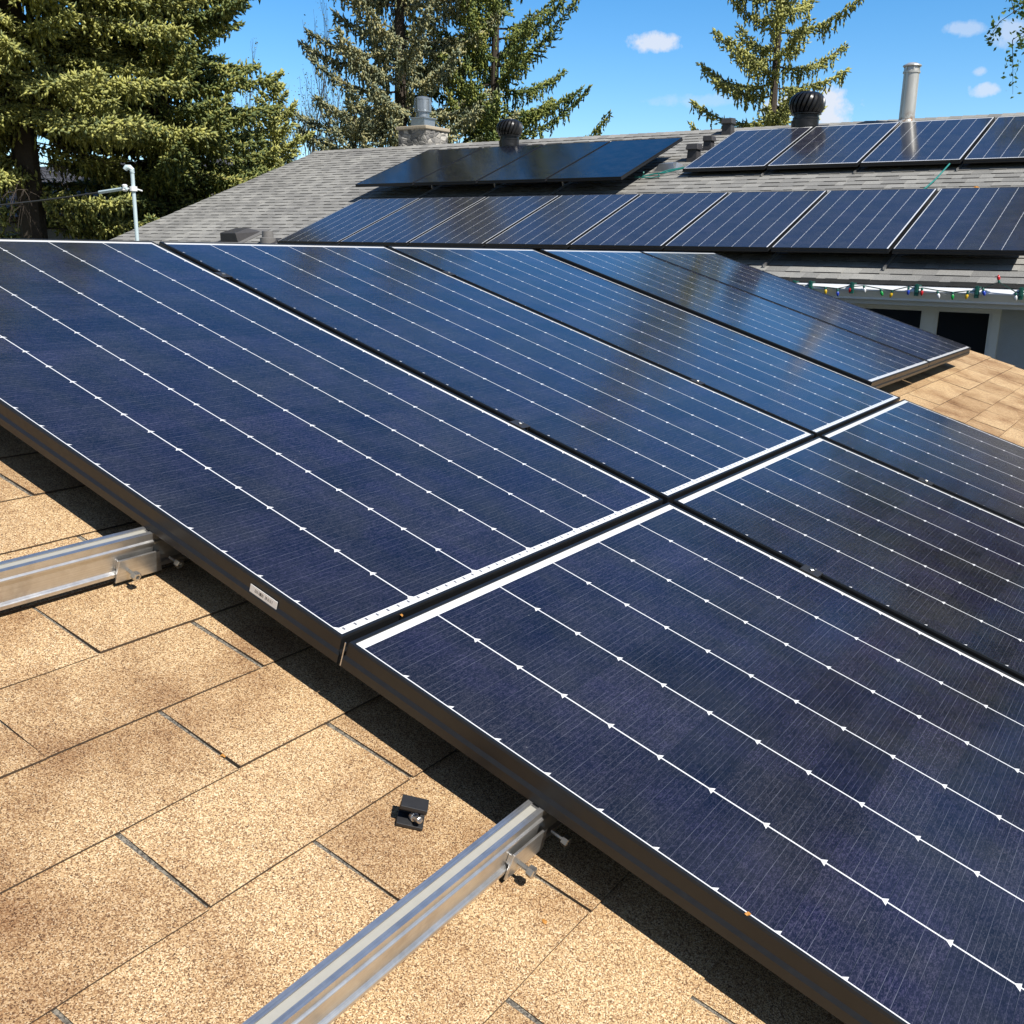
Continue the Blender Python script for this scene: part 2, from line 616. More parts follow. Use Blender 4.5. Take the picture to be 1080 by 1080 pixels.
def stone():
    m, N, p = mat('grey_fieldstone')
    co = N.coord()
    w = N.vm('ADD', co, N.n('ShaderNodeVectorMath').outputs[0])
    mp = N.vm('MULTIPLY', co, (1.0, 1.0, 1.7))
    nd = N.n('ShaderNodeTexNoise')
    N.put(nd.inputs['Vector'], mp)
    nd.inputs['Scale'].default_value = 4
    mp2 = N.vm('ADD', mp, N.vm('MULTIPLY', nd.outputs['Color'], (.12, .12, .12)))
    v = N.voronoi(mp2, 8.5)
    e = N.voronoi(mp2, 8.5, 'DISTANCE_TO_EDGE')
    g = N.sep(v.outputs['Color'])
    c = N.ramp(g[0], [(0, (.10, .10, .10)), (.4, (.22, .215, .21)), (.75, (.38, .36, .33)), (1, (.55, .52, .47))])
    c = N.mix(1.0, c, N.ramp(N.noise(co, 30, 4, .7), [(.3, (.7, .7, .7)), (.7, (1.2, 1.2, 1.2))]), 'MULTIPLY')
    mort = N.m('LESS_THAN', e.outputs['Distance'], .045)
    c = N.mix(mort, c, (.24, .23, .21))
    N.put(p.inputs['Base Color'], c)
    p.inputs['Roughness'].default_value = .9
    N.put(p.inputs['Normal'], N.bump(N.m('MINIMUM', e.outputs['Distance'], .2), .9, .05))
    return m


M_ALU = aluminium()
M_STICK = sticker_mat()
M_FLUE = painted_flue()
M_STONE = stone()
M_SLOTF = simple('painted_slot_light', (.36, .345, .30), .55, .0, .1, 60)  # lighter copy of the aluminium; reflected light is put into the colour
M_BOLT = simple('steel_bolt', (.58, .56, .52), .32, .9, .2, 80)
M_LAWN = simple('lawn', (.115, .110, .060), .95, 0, .5, 1.2, .6, 12)
F_OLIVE = foliage('needles_olive', [(0.0, (0.0959, 0.1478, 0.0908)), (0.35, (0.3272, 0.3514, 0.1213)), (0.7, (0.62, 0.61, 0.182)), (1, (0.62, 0.62, 0.2781))], trans=.28)
F_DARK = foliage('needles_dark', [(0.0, (0.0487, 0.0865, 0.0551)), (0.45, (0.1914, 0.2414, 0.0785)), (0.8, (0.4521, 0.4485, 0.1256)), (1, (0.62, 0.5258, 0.1961))], trans=.28)
F_BLUE = foliage('needles_blue', [(0.0, (0.0933, 0.14, 0.1083)), (0.4, (0.3108, 0.3501, 0.2256)), (0.75, (0.5595, 0.518, 0.2558)), (1, (0.62, 0.532, 0.2707))], trans=.28)
F_GREEN = foliage('needles_green', [(0.0, (0.0478, 0.0965, 0.0569)), (0.4, (0.1789, 0.2411, 0.0712)), (0.8, (0.4177, 0.4396, 0.1069)), (1, (0.5968, 0.4822, 0.178))], trans=.28)
F_LEAF = foliage('young_leaves', [(.0, (.045, .10, .04)), (.5, (.12, .20, .04)), (1, (.30, .36, .05))], trans=.35)
F_BUD = foliage('spring_buds', [(.0, (.11, .12, .04)), (1, (.24, .24, .09))], trans=.3)

# ------------------------------------------------------------------ the setting
gm = MB()
gm.face([(-400, -400, 0), (900, -400, 0), (900, 900, 0), (-400, 900, 0)])
tag(gm.build('ground', M_LAWN), 'grass yard around the two houses', 'ground', kind='structure')

# ------------------------------------------------------------------ garage with the tan shingle roof
AT = R(17.3131)                                     # pitch of the roof and array
GM = Matrix.Translation((0, 0, ZO)) @ Matrix.Rotation(AT, 4, 'X')   # local: x = across, -y = down the slope, z = normal
DR = -0.118                                         # roof surface below the glass
U0, U1, V0, V1 = -4.2, 5.93, -0.26, 4.05            # across / down slope extent


def G(u, v, h=0.0):
    return GM @ Matrix.Translation((u, -v, h))


garage = thing('garage', 'low garage with tan three-tab shingle roof carrying the nearest solar array', 'garage', G(0, 0, DR))
rb = MB()
# backing sheet under the tabs (seen grey in the cut-outs)
rb.box((U0, -V1, -.02), (U1, -V0, 0), 1)
EXP, TAB, SK = 0.1465, 0.336, 0.075
nrow = 0
vend = 1.641 - EXP * 13
k = 0
while vend < V1 + .001:
    v0, v1 = vend - EXP - .002, vend
    off = -0.0505 if (k % 2 == 1) else -0.2185
    r0 = random.Random(100 + k)
    rowj = r0.uniform(-.0012, .0012)
    n0 = int((U0 - off) / TAB) - 1
    u = off + n0 * TAB
    while u < U1:
        sw = r0.choice((.0016, .0028, .0036, .0042))
        a, b = u + sw + r0.uniform(-.0008, .0008), u + TAB - .0038 + r0.uniform(-.0012, .0008)
        if max(a, U0) < min(b, U1) - .01 and v1 > V0 + .02:
            a, b = max(a, U0), min(b, U1 + .012)
            va = max(v0, V0)
            vb = v1 + rowj + r0.uniform(-.0012, .0012)
            s = SK * EXP
            t0, t1 = .0012, .0042 + r0.uniform(-.0010, .0012)
            # a tab, slightly wavy along its lower edge
            nseg = 4
            tap = r0.choice((0, .001, .003, .0045)) if a > U0 else 0
            low, lowt = [], []
            for q in range(nseg + 1):
                w = q / nseg
                low.append((a - tap * (1 - w) + (b - a) * w + s * 1.0, -(vb + r0.uniform(-.0008, .0008)), 0.0))
            tops = [(a + (b - a) * q / nseg, -va, t0) for q in range(nseg + 1)]
            for q in range(nseg + 1):
                lowt.append((low[q][0], low[q][1], t1 + r0.uniform(-.0005, .0007)))
            base = len(rb.v)
            rb.v += tops + lowt + low
            m1 = nseg + 1
            for q in range(nseg):
                rb.f.append((base + q, base + m1 + q, base + m1 + q + 1, base + q + 1)); rb.mi.append(0)
                rb.f.append((base + m1 + q, base + 2 * m1 + q, base + 2 * m1 + q + 1, base + m1 + q + 1)); rb.mi.append(2)
            rb.f.append((base, base + 2 * m1, base + m1)); rb.mi.append(2)
            rb.f.append((base + nseg, base + m1 + nseg, base + 2 * m1 + nseg)); rb.mi.append(2)
        u += TAB
    vend += EXP
    k += 1
M_BUTT = simple('shingle_edge', (.075, .052, .034), .95, 0, .4, 90)
rb.build('roof', [M_TAN, M_SLOT, M_BUTT], garage)
# far slope, ridge cap, walls and trim (in the garage's own tilted frame)
inv = G(0, 0, DR).inverted()
rg = G(0, V0, DR).translation          # ridge line height / depth
ev = G(0, V1, DR).translation
gb = MB()
span = rg.y - ev.y


def gl(x, y, z):
    return inv @ Vector((x, y, z))


fr = MB()
fr.face([gl(U0, rg.y + .002, rg.z - .004), gl(U1, rg.y + .002, rg.z - .004), gl(U1, rg.y + span, ev.z), gl(U0, rg.y + span, ev.z)])
fr.face([gl(U0, rg.y + .002, rg.z - .03), gl(U0, rg.y + span, ev.z - .026), gl(U1, rg.y + span, ev.z - .026), gl(U1, rg.y + .002, rg.z - .03)])
fr.build('rear_roof_slope', M_TAN, garage)
wb = MB()
yb0, yb1 = ev.y + .35, rg.y + span - .35
xa, xb = U0 + .3, U1 - .3
zt = ev.z + .02
apex = rg.z - .10
for xx in (xa, xb):
    wb.face([gl(xx, yb0, 0), gl(xx, yb1, 0), gl(xx, yb1, zt), gl(xx, rg.y, apex), gl(xx, yb0, zt)])
for yy in (yb0, yb1):
    wb.face([gl(xa, yy, 0), gl(xb, yy, 0), gl(xb, yy, zt), gl(xa, yy, zt)])
wb.build('wall', M_STUC, garage)
fb = MB()
fb.box((U0 + .002, -V1 - .022, -.17), (U1 - .002, -V1 - .001, -.003))
fb.box((U1 - .03, -V1 + .002, -.16), (U1 - .006, -V0, -.023))
fb.box((U0 + .006, -V1 + .002, -.16), (U0 + .03, -V0, -.023))
fb.build('fascia', M_TRIM, garage)

# ------------------------------------------------------------------ solar panels


def frame_mesh(w, l, h=.040):
    """mitred ring with the stepped outer face of a module frame; glass plane at z=0, bottom at -h+.002"""
    zb = -h + .002
    prof = [(0.030, zb), (0.0, zb), (0.0, zb + .0130), (.0032, zb + .0185), (.0032, -.0015), (.0044, .002), (.0092, .002),
            (.0100, .0012), (.0100, -.006), (.0035, -.006), (.0035, zb + .002), (.030, zb + .002)]
    mb = MB()
    n = len(prof)
    for i, z in prof:
        mb.v += [(-w / 2 + i, -l / 2 + i, z), (w / 2 - i, -l / 2 + i, z), (w / 2 - i, l / 2 - i, z), (-w / 2 + i, l / 2 - i, z)]
    for a in range(n):
        b = (a + 1) % n
        for c in range(4):
            d = (c + 1) % 4
            mb.f.append((a * 4 + c, a * 4 + d, b * 4 + d, b * 4 + c))
            mb.mi.append(0)
    return mb


def make_panel(w, l, rows, cmat, M, label, group, hh=.040):
    t = thing('solar_panel', label, 'solar panel', M, group)
    g = MB()
    a, b = w / 2 - .0095, l / 2 - .0095
    g.box((-a, -b, -.0045), (a, b, -.0030), 1)
    g.box((-a, -b, -.0028), (a, b, .0))
    g.build('cell_laminate', [cmat, M_BACK], t)
    frame_mesh(w, l, hh).build('frame', M_FRAME, t)
    return t


GRP_G = 'solar panels on the tan garage roof'
PW, PL = 1.0122, 22 * QY + .047
PITCH = 1.032


def gpan(i, row, label):
    u = .4767 + i * PITCH
    v = 11 * QY if row == 0 else 11 * QY + 22.674 * QY
    return G(u, v, 0.0)


pA = make_panel(PW, PL, 22, M_CELL22, gpan(0, 0, ''), 'nearest blue solar panel of the upper garage row, barcode sticker on its frame', GRP_G)
copy_thing(pA, gpan(1, 0, ''), 'blue garage solar panel just right of the panel with the barcode sticker')
copy_thing(pA, gpan(2, 0, ''), 'third upper panel on the garage, just left of the two shorter far panels')
pF = copy_thing(pA, gpan(0, 1, ''), 'nearest dark blue panel at bottom right, beside the loose black clamp')
be = MB()
be.box((-PW / 2 - .0006, PL / 2 - .0022, -.037), (-PW / 2 + .0002, PL / 2 - .0004, .0012))
be.build('bare_corner_edge', M_ALU, pF)
copy_thing(pA, gpan(1, 1, ''), 'dark grey reflecting panel in the middle of the lower row on the garage roof')
copy_thing(pA, gpan(2, 1, ''), 'dark panel at the right end of the lower row, bordering bare tan shingles')
DW, DL = .995, 20 * QY + .050
pD = make_panel(DW, DL, 20, M_CELL20, G(3.066 + DW / 2, .005 + DL / 2, .009), 'shorter garage panel, second from the far right end of the upper row', GRP_G)
copy_thing(pD, G(3.066 + 1.008 + DW / 2, .003 + DL / 2, .009), 'shorter panel at the far right end of the garage array, closest to the house wall')

sk = MB()
sk.box((-.0004, -.0285, -.0062), (.0004, .0285, .0062))
stk = sk.build('sticker', M_STICK, pA)
stk.location = (-PW / 2 + .0014, -(1.605 - 11 * QY), -.0165)
stk['label'] = 'white barcode sticker on the black frame'

# mid clamps between neighbouring panels
GRP_C = 'black mid clamps between the garage panels'


def make_clamp(M, label):
    t = thing('mid_clamp', label, 'clamp', M, GRP_C)
    a = MB()
    a.box((-.0175, -.020, .0022), (.0175, .020, .0042))
    a.box((-.0085, -.020, -.034), (-.0065, .020, .0022))
    a.box((.0065, -.020, -.034), (.0085, .020, .0022))
    a.build('clamp_plate', M_BLKPL, t, bevel=.0008)
    b = MB()
    b.lathe([(.0055, .0043), (.0055, .0070), (.0045, .0078), (.0026, .0078), (.0026, .0055)], 6)
    b.build('bolt', M_BOLT, t)
    return t


gapu = .4767 + PITCH / 2
cl = make_clamp(G(gapu, .285), 'mid clamp between the two nearest upper panels, near their top edge')
copy_thing(cl, G(gapu, 1.352), 'mid clamp between the two nearest upper panels, near the lower row')
copy_thing(cl, G(gapu + PITCH, .296), 'mid clamp right of the second upper panel, near the top edge of the array')
copy_thing(cl, G(gapu + PITCH, 1.345), 'mid clamp right of the second upper panel, near the lower row')
copy_thing(cl, G(gapu, 2.105), 'mid clamp between the nearest and the middle panel of the lower row')
copy_thing(cl, G(gapu + PITCH, 2.100), 'mid clamp between the two dark panels at right in the lower row')

# aluminium rails that stick out at the left, with a bolted splice where they go under the array
def rail_profile():
    # (y, z): y towards +v is negative; top at z=0, height .052
    return [(.012, 0), (.0050, 0), (.0050, -.0022), (-.0050, -.0022), (-.0050, 0), (-.0120, 0), (-.0120, -.012), (-.0150, -.0140),
            (-.0150, -.0170), (-.0115, -.0190), (-.0115, -.0515), (-.0165, -.0550), (-.0165, -.061), (.014, -.061), (.014, -.056),
            (.012, -.052)]


GRP_R = 'aluminium rails sticking out from under the garage array'


def make_rail(v, label, length):
    t = thing('mounting_rail', label, 'rail', G(0, v, -.0385), GRP_R)
    a = MB()
    a.prism(rail_profile(), (-length, -.024))
    a.build('rail_body', M_ALU, t)
    sf = MB()
    sf.box((-length + .002, -.0048, -.0021), (-.034, .0048, -.0013))
    sf.build('slot_floor', M_SLOTF, t)
    c = MB()
    c.prism([(y * .97, z - .002) for y, z in rail_profile()], (-.0235, 3.0))
    c.build('hidden_length', M_ALU, t)
    s = MB()
    s.add([(-.093, -.0205, -.0690), (-.008, -.0205, -.0690), (-.018, -.0205, -.0300), (-.091, -.0205, -.0300),
           (-.093, -.0172, -.0690), (-.008, -.0172, -.0690), (-.018, -.0172, -.0300), (-.091, -.0172, -.0300)],
          [(0, 1, 2, 3), (7, 6, 5, 4), (0, 4, 5, 1), (1, 5, 6, 2), (2, 6, 7, 3), (3, 7, 4, 0)])
    s.box((-.090, -.0170, -.048), (-.087, -.0118, -.033))
    sp = s.build('splice_plate', M_ALU, t, bevel=.0006)
    for bx in (-.074, .006):
        Mb = Matrix.Translation((bx, -.0200, -.050)) @ Matrix.Rotation(R(90), 4, 'X')
        b = MB()
        b.lathe([(.0029, -.002), (.0029, .016), (.0072, .0162), (.0078, .0245), (.0062, .0255), (.0036, .0255), (.0036, .0215)], 6, 0, Mb)
        b.build('bolt', M_BOLT, sp)
    for fx in (-length + .20, .60):      # L-shaped feet standing on the shingles
        f = MB()
        f.prism([(-.060, -.0785), (.0, -.0785), (.0, -.0740), (-.0210, -.0740), (-.0210, -.022), (-.0255, -.022), (-.0255, -.0740), (-.060, -.0740)], (fx, fx + .04))
        f.build('foot', M_ALU, t)
    return t


make_rail(1.343, 'silver rail with splice plate at the left edge, running under the upper panel', 1.30)
make_rail(2.110, 'silver rail at bottom centre, just below the loose black clamp', 1.15)

# loose end clamp lying on the shingles
t = thing('end_clamp', 'small black bracket with a bolt lying loose on the tan shingles', 'clamp', G(-.104, 1.987, DR + .0045) @ Matrix.Rotation(R(-56), 4, 'Z') @ Matrix.Scale(.92, 4))
a = MB()
pr = [(0, 0), (.029, 0), (.029, .0050), (.0040, .0050), (.0040, .0275), (.0185, .0275), (.0185, .0240), (.0225, .0230), (.0240, .0260), (.0240, .0310), (0, .0310)]
a.prism(pr, (-.0185, .0185), 0, Matrix(((1, 0, 0, 0), (0, -1, 0, .014), (0, 0, 1, 0), (0, 0, 0, 1))))
a.build('bracket', M_BLKPL, t, bevel=.0007)
b = MB()
Mb = Matrix.Translation((.006, -.006, .0125)) @ Matrix.Rotation(R(30), 4, 'Z') @ Matrix.Rotation(R(62), 4, 'X')
b.lathe([(.0040, -.010), (.0066, -.009), (.0066, -.003), (.0042, -.0025), (.0046, 0), (.0042, .002), (.0046, .004), (.0042, .006), (.0046, .008), (.0042, .010), (.0046, .012), (.003, .013)], 10, 0, Mb)
b.build('bolt', M_BOLT, t)

# ------------------------------------------------------------------ the house
HA = math.atan(.368)
EX, RX = 7.55, 12.40
EZ, RZ = ZO - .185, ZO + 1.605
YL, YR = 10.62, -9.0
house = thing('house', 'blue-grey stucco bungalow with a grey shingle roof covered in solar panels', 'house', Matrix.Translation((10, 1, 0)))
HI = Matrix.Translation((-10, -1, 0))


def slope_shingles(mb, M, length, width, expo, rr, tmin=.09, tmax=.26):
    """laminated shingles on a sloping sheet; local x across (0..width), y up the slope (0..length), z normal"""
    mb.box((0, 0, -.03), (width, length, -.001), 1, M)
    n = int(math.ceil(length / expo))
    for i in range(n):
        y0, y1 = i * expo, min(length, (i + 1) * expo + .01)
        x = -rr.uniform(0, .5)
        hi = False
        while x < width:
            w = rr.uniform(tmin, tmax) * (1.0 if hi else .8)
            a, b = max(0, x), min(width, x + w)
            if b - a > .005:
                t = (.0105 if hi else .0055) + rr.uniform(-.0006, .0006)
                yj = y0 - (.004 if hi else 0) + rr.uniform(-.003, .003)
                mb.add([(a, yj, 0), (b, yj, 0), (b, y1, .0005), (a, y1, .0005), (a, yj, t), (b, yj, t), (b, y1, .0015), (a, y1, .0015)],
                       [(4, 5, 6, 7), (1, 2, 6, 5), (3, 0, 4, 7)], 0, M)
                mb.add([(a, yj, 0), (b, yj, 0), (b, yj, t), (a, yj, t)], [(0, 1, 2, 3)], 1, M)
            x += w
            hi = not hi
    return mb


def sheet(x, y, z, ex, ey):
    ex, ey = Vector(ex).normalized(), Vector(ey).normalized()
    ez = ex.cross(ey)
    return Matrix(((ex.x, ey.x, ez.x, x), (ex.y, ey.y, ez.y, y), (ex.z, ey.z, ez.z, z), (0, 0, 0, 1)))


rr = random.Random(5)
mb = MB()
SL = math.hypot(RX - EX, RZ - EZ)
slope_shingles(mb, HI @ sheet(EX, YL, EZ, (0, -1, 0), (RX - EX, 0, RZ - EZ)), SL, YL - YR, .136, rr)
mb2 = sheet(2 * RX - EX, YR, EZ, (0, 1, 0), (EX - RX, 0, RZ - EZ))
slope_shingles(mb, HI @ mb2, SL - .004, YL - YR, .136, rr, .5, 1.2)
# ridge caps
y = YL
while y > YR:
    for sx in (-1, 1):
        mb.add([(RX, y, RZ + .018), (RX, y - .16, RZ + .012), (RX + sx * .15, y - .16, RZ - .15 * .368 + .008), (RX + sx * .15, y, RZ - .15 * .368 + .014)],
               [(0, 1, 2, 3) if sx > 0 else (3, 2, 1, 0)], 0, HI)
    mb.add([(RX, y, RZ + .018), (RX - .15, y, RZ - .15 * .368 + .014), (RX - .15, y, RZ - .15 * .368), (RX, y, RZ)], [(0, 1, 2, 3)], 0, HI)
    y -= .142
mb.build('roof', [M_HSH, M_HBUTT], house)

WX = 8.05
wb = MB()
wy0, wy1 = YR + .4, YL - .35
wx1 = 2 * RX - WX
zs = EZ - .17
# front wall around the window opening
wy_a, wy_b, wz_a, wz_b = -1.19, 0.60, ZO - 1.32, ZO - .405
for (ya, yb, za, zb) in ((wy0, wy_a, 0, zs), (wy_b, wy1, 0, zs), (wy_a, wy_b, 0, wz_a), (wy_a, wy_b, wz_b, zs)):
    wb.face([HI @ Vector(q) for q in ((WX, ya, za), (WX, ya, zb), (WX, yb, zb), (WX, yb, za))])
for yy in (wy0, wy1):
    wb.face([HI @ Vector(q) for q in ((WX, yy, 0), (wx1, yy, 0), (wx1, yy, zs), (RX, yy, RZ - .05), (WX, yy, zs))])
wb.face([HI @ Vector(q) for q in ((wx1, wy0, 0), (wx1, wy1, 0), (wx1, wy1, zs), (wx1, wy0, zs))])
wb.build('wall', M_STUC, house)
fb = MB()
fb.box((EX + .02, YR + .01, EZ - .185), (EX + .045, YL - .01, EZ - .034), 0, HI)     # fascia
fb.box((EX + .045, YR + .02, EZ - .183), (WX - .002, YL - .02, EZ - .172), 0, HI)    # soffit
for yy, s in ((YL, -1), (YR, 1)):
    mfa = sheet(EX + .05, yy + s * .001, EZ - .02, (0, s, 0), (RX - EX, 0, RZ - EZ))
    fb.box((.0, .0, .034) if s > 0 else (0, 0, -.18), (.022, SL - .05, .18) if s > 0 else (.022, SL - .05, -.034), 0, HI @ mfa)
fb.build('fascia', M_TRIM, house)
g = MB()
gp = [(EX + .018, EZ - .032), (EX - .070, EZ - .036), (EX - .082, EZ - .037), (EX - .112, EZ - .068), (EX - .110, EZ - .078), (EX - .092, EZ - .080),
      (EX - .088, EZ - .090), (EX - .055, EZ - .130), (EX - .055, EZ - .146), (EX + .018, EZ - .146), (EX + .018, EZ - .140), (EX - .050, EZ - .140),
      (EX - .050, EZ - .128), (EX - .083, EZ - .086), (EX - .100, EZ - .068), (EX - .078, EZ - .043), (EX + .014, EZ - .040)]
# gutter profile is in (x,z): extrude along y
n = len(gp)
v = [(x, YL - .03, z) for x, z in gp] + [(x, YR + .03, z) for x, z in gp]
g.add(v, [(i, n + i, n + (i + 1) % n, (i + 1) % n) for i in range(1, n - 1)] + [], 0, HI)
g.build('gutter', M_WHITE, house)

win = MB()
fx0, fx1 = WX - .035, WX + .06
fw = .055
ml = (-.715, -.055)
win.box((fx0, wy_a - .05, wz_b), (fx1, wy_b + .05, wz_b + .05), 0, HI)
win.box((fx0, wy_a - .05, wz_a - .05), (fx1, wy_b + .05, wz_a), 0, HI)
win.box((fx0, wy_a - .05, wz_a), (fx1, wy_a + .012, wz_b), 0, HI)
win.box((fx0, wy_b - .012, wz_a), (fx1, wy_b + .05, wz_b), 0, HI)
win.box((fx0 + .004, -.745, wz_a), (fx1 - .004, -.655, wz_b), 0, HI)
win.box((fx0 + .004, -.055, wz_a), (fx1 - .004, .035, wz_b), 0, HI)
# sash frames
sash = ((wy_a + .012, -.745), (-.655, -.055), (.035, wy_b - .012))
for a_, b_ in sash:
    for q in ((a_, wz_a, a_ + .022, wz_b), (b_ - .022, wz_a, b_, wz_b)):
        win.box((fx0 + .012, q[0], q[1] + .0), (fx1 - .03, q[2], q[3]), 0, HI)
    win.box((fx0 + .013, a_ + .022, wz_b - .024), (fx1 - .031, b_ - .022, wz_b), 0, HI)
    win.box((fx0 + .013, a_ + .022, wz_a), (fx1 - .031, b_ - .022, wz_a + .024), 0, HI)
wf = win.build('window', M_WHITE, house)
for a_, b_ in sash:
    pn = MB()
    pn.box((fx0 + .030, a_ + .020, wz_a + .020), (fx0 + .036, b_ - .020, wz_b - .022), 0, HI)
    pn.build('pane', M_GLASSW, wf)
dk = MB()  # dark sheet added behind the panes in place of the unlit room
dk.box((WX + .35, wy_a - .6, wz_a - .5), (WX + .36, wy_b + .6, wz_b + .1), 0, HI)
dk.build('dark_room_sheet', M_BLKPL, house)

# stone chimney behind the ridge
ch = MB()
CX0, CX1, CY0, CY1 = 12.52, 13.10, 8.28, 8.86
CH = RZ + .28
# slightly uneven stone faces
for (p, q) in (((CX0, CY1), (CX0, CY0)), ((CX0, CY0), (CX1, CY0)), ((CX1, CY0), (CX1, CY1)), ((CX1, CY1), (CX0, CY1))):
    nx, nz_ = 10, 10
    grid = []
    for j in range(nz_ + 1):
        for i in range(nx + 1):
            w = i / nx
            x = p[0] + (q[0] - p[0]) * w
            yv = p[1] + (q[1] - p[1]) * w
            z = RZ - .5 + (CH - RZ + .5) * j / nz_
            e = 0 if i in (0, nx) else rr.uniform(-.012, .014)
            nrm = Vector((q[1] - p[1], -(q[0] - p[0]), 0)).normalized()
            grid.append((x + nrm.x * e, yv + nrm.y * e, z))
    ch.add(grid, [(j * (nx + 1) + i, j * (nx + 1) + i + 1, (j + 1) * (nx + 1) + i + 1, (j + 1) * (nx + 1) + i) for j in range(nz_) for i in range(nx)], 0, HI)
cho = ch.build('chimney', M_STONE, house, smooth=True)
cp = MB()
cp.box((CX0 - .03, CY0 - .03, CH), (CX1 + .03, CY1 + .03, CH + .055), 0, HI)
cp.build('chimney_cap', M_CONC, cho, bevel=.012)
cc = Matrix.Translation(((CX0 + CX1) / 2, (CY0 + CY1) / 2, CH + .055))
fl = MB()
fl.box((-.14, -.14, 0), (.14, .14, .135), 0, HI @ cc)
fl.box((-.165, -.165, .135), (.165, .165, .150), 0, HI @ cc)
fl.lathe([(.105, .150), (.105, .235), (.135, .240), (.135, .262), (.130, .265), (.130, .430), (.136, .432), (.136, .452), (.09, .475), (.02, .488)], 20, 0, HI @ cc)
for kk in range(8):
    aa = 2 * math.pi * kk / 8
    fl.box((-.010, .1305, .262), (.010, .1375, .434), 1, HI @ cc @ Matrix.Rotation(aa, 4, 'Z'))
fl.build('metal_flue', [M_GALV, M_GALV], cho, smooth=True)


def on_house(x, y, up=0.0):
    return Vector((x, y, EZ + (x - EX) * .368 + up))


# ---- house panels
def HP(x, y, z, pitch):
    ca, sa = math.cos(pitch), math.sin(pitch)
    return Matrix(((0, ca, -sa, x), (-1, 0, 0, y), (0, sa, ca, z), (0, 0, 0, 1)))


PA = math.radians(20.4)


def house_row(cmat, rows, X0, z0, Y0, L, n, labels, group, first, pitch=PA, pp=1.02, w=.997):
    """first: centre offset of panel 0; bottom edge at (X0, z0)"""
    src = None
    out = []
    for i in range(n):
        yc = Y0 + first * pp - pp * i
        c = Vector((X0 + math.cos(pitch) * L / 2, yc, z0 + math.sin(pitch) * L / 2))
        M = HP(c.x, c.y, c.z, pitch)
        if src is None:
            src = make_panel(w, L, rows, cmat, M, labels[i], group, .040)
            out.append(src)
        else:
            out.append(copy_thing(src, M, labels[i], group))
    return out


M_CELLH = cells('solar_cells_house', 20, tri=True, PX=.1600)
ordn = ['first', 'second', 'third', 'fourth', 'fifth', 'sixth', 'seventh', 'eighth']
LOW = ['solar panel at the left end of the lower row on the grey house roof'] + \
      ['%s panel from the left in the lower row on the grey house roof' % o for o in ordn[1:7]] + \
      ['panel at the right end of the lower row, above the string lights']
house_row(M_CELLH, 20, 7.757, ZO + .062, 5.726, 1.60, 8, LOW, 'panels of the lower row on the house roof', .5)
BLK = ['all-black panel at the left end of the group in front of the stone chimney',
       'all-black panel reflecting the turbine vent that stands behind it',
       'all-black panel just right of the one mirroring the turbine vent',
       'all-black panel at the right end of its group, beside the teal cable']
house_row(M_CELLB, 20, 9.626, ZO + .830, 7.187, 1.66, 4, BLK, 'all-black panels raised on the house roof', -.5, pitch=R(20.0))
UPR = ['panel at the left end of the upper right row, beside the small black box vent',
       'panel of the upper right row standing just below the black turbine vent',
       'panel of the upper right row that mirrors the cream flue pipe',
       'panel at the right edge of the photo in the upper right row',]
house_row(M_CELLH, 20, 10.342, ZO + .955, 2.717, 1.645, 4, UPR, 'panels of the upper right row on the house roof', -.5)

# rails along the slope under the panel seams, their bright ends showing in the shade
GRP_HR = 'slope rails under the house panels'
rsrc = None
LN = ['left end', 'first seam', 'second seam', 'third seam', 'fourth seam', 'fifth seam', 'sixth seam', 'seventh seam']
for (X0, Y0, cnt, ln, nm) in ((7.757, 5.726, 7, 1.9, 'lower row'), (9.626, 6.167, 3, 1.9, 'all-black group'), (10.342, 1.697, 3, 1.9, 'upper right row')):
    for i in range(cnt):
        yy = Y0 - 1.02 * i + .03
        p0 = on_house(X0 - .02, yy, .013)
        M = sheet(p0.x, p0.y, p0.z, (0, -1, 0), (1, 0, .368))
        lab = 'thin rail end in the shade under the %s of the %s' % (LN[i + 1], nm)
        if rsrc is None:
            rsrc = thing('roof_rail', lab, 'rail', M, GRP_HR)
            a = MB()
            a.box((-.008, 0, .0), (.008, 1.7, .022))
            a.build('rail_body', M_ALU, rsrc)
            for ys in (.5, 1.5):
                a = MB()
                a.box((-.007, ys, .0225), (.007, ys + .03, .075))
                a.build('standoff', M_ALU, rsrc)
        else:
            copy_thing(rsrc, M, lab, GRP_HR)

# ------------------------------------------------------------------ vents and pipes on the house roof


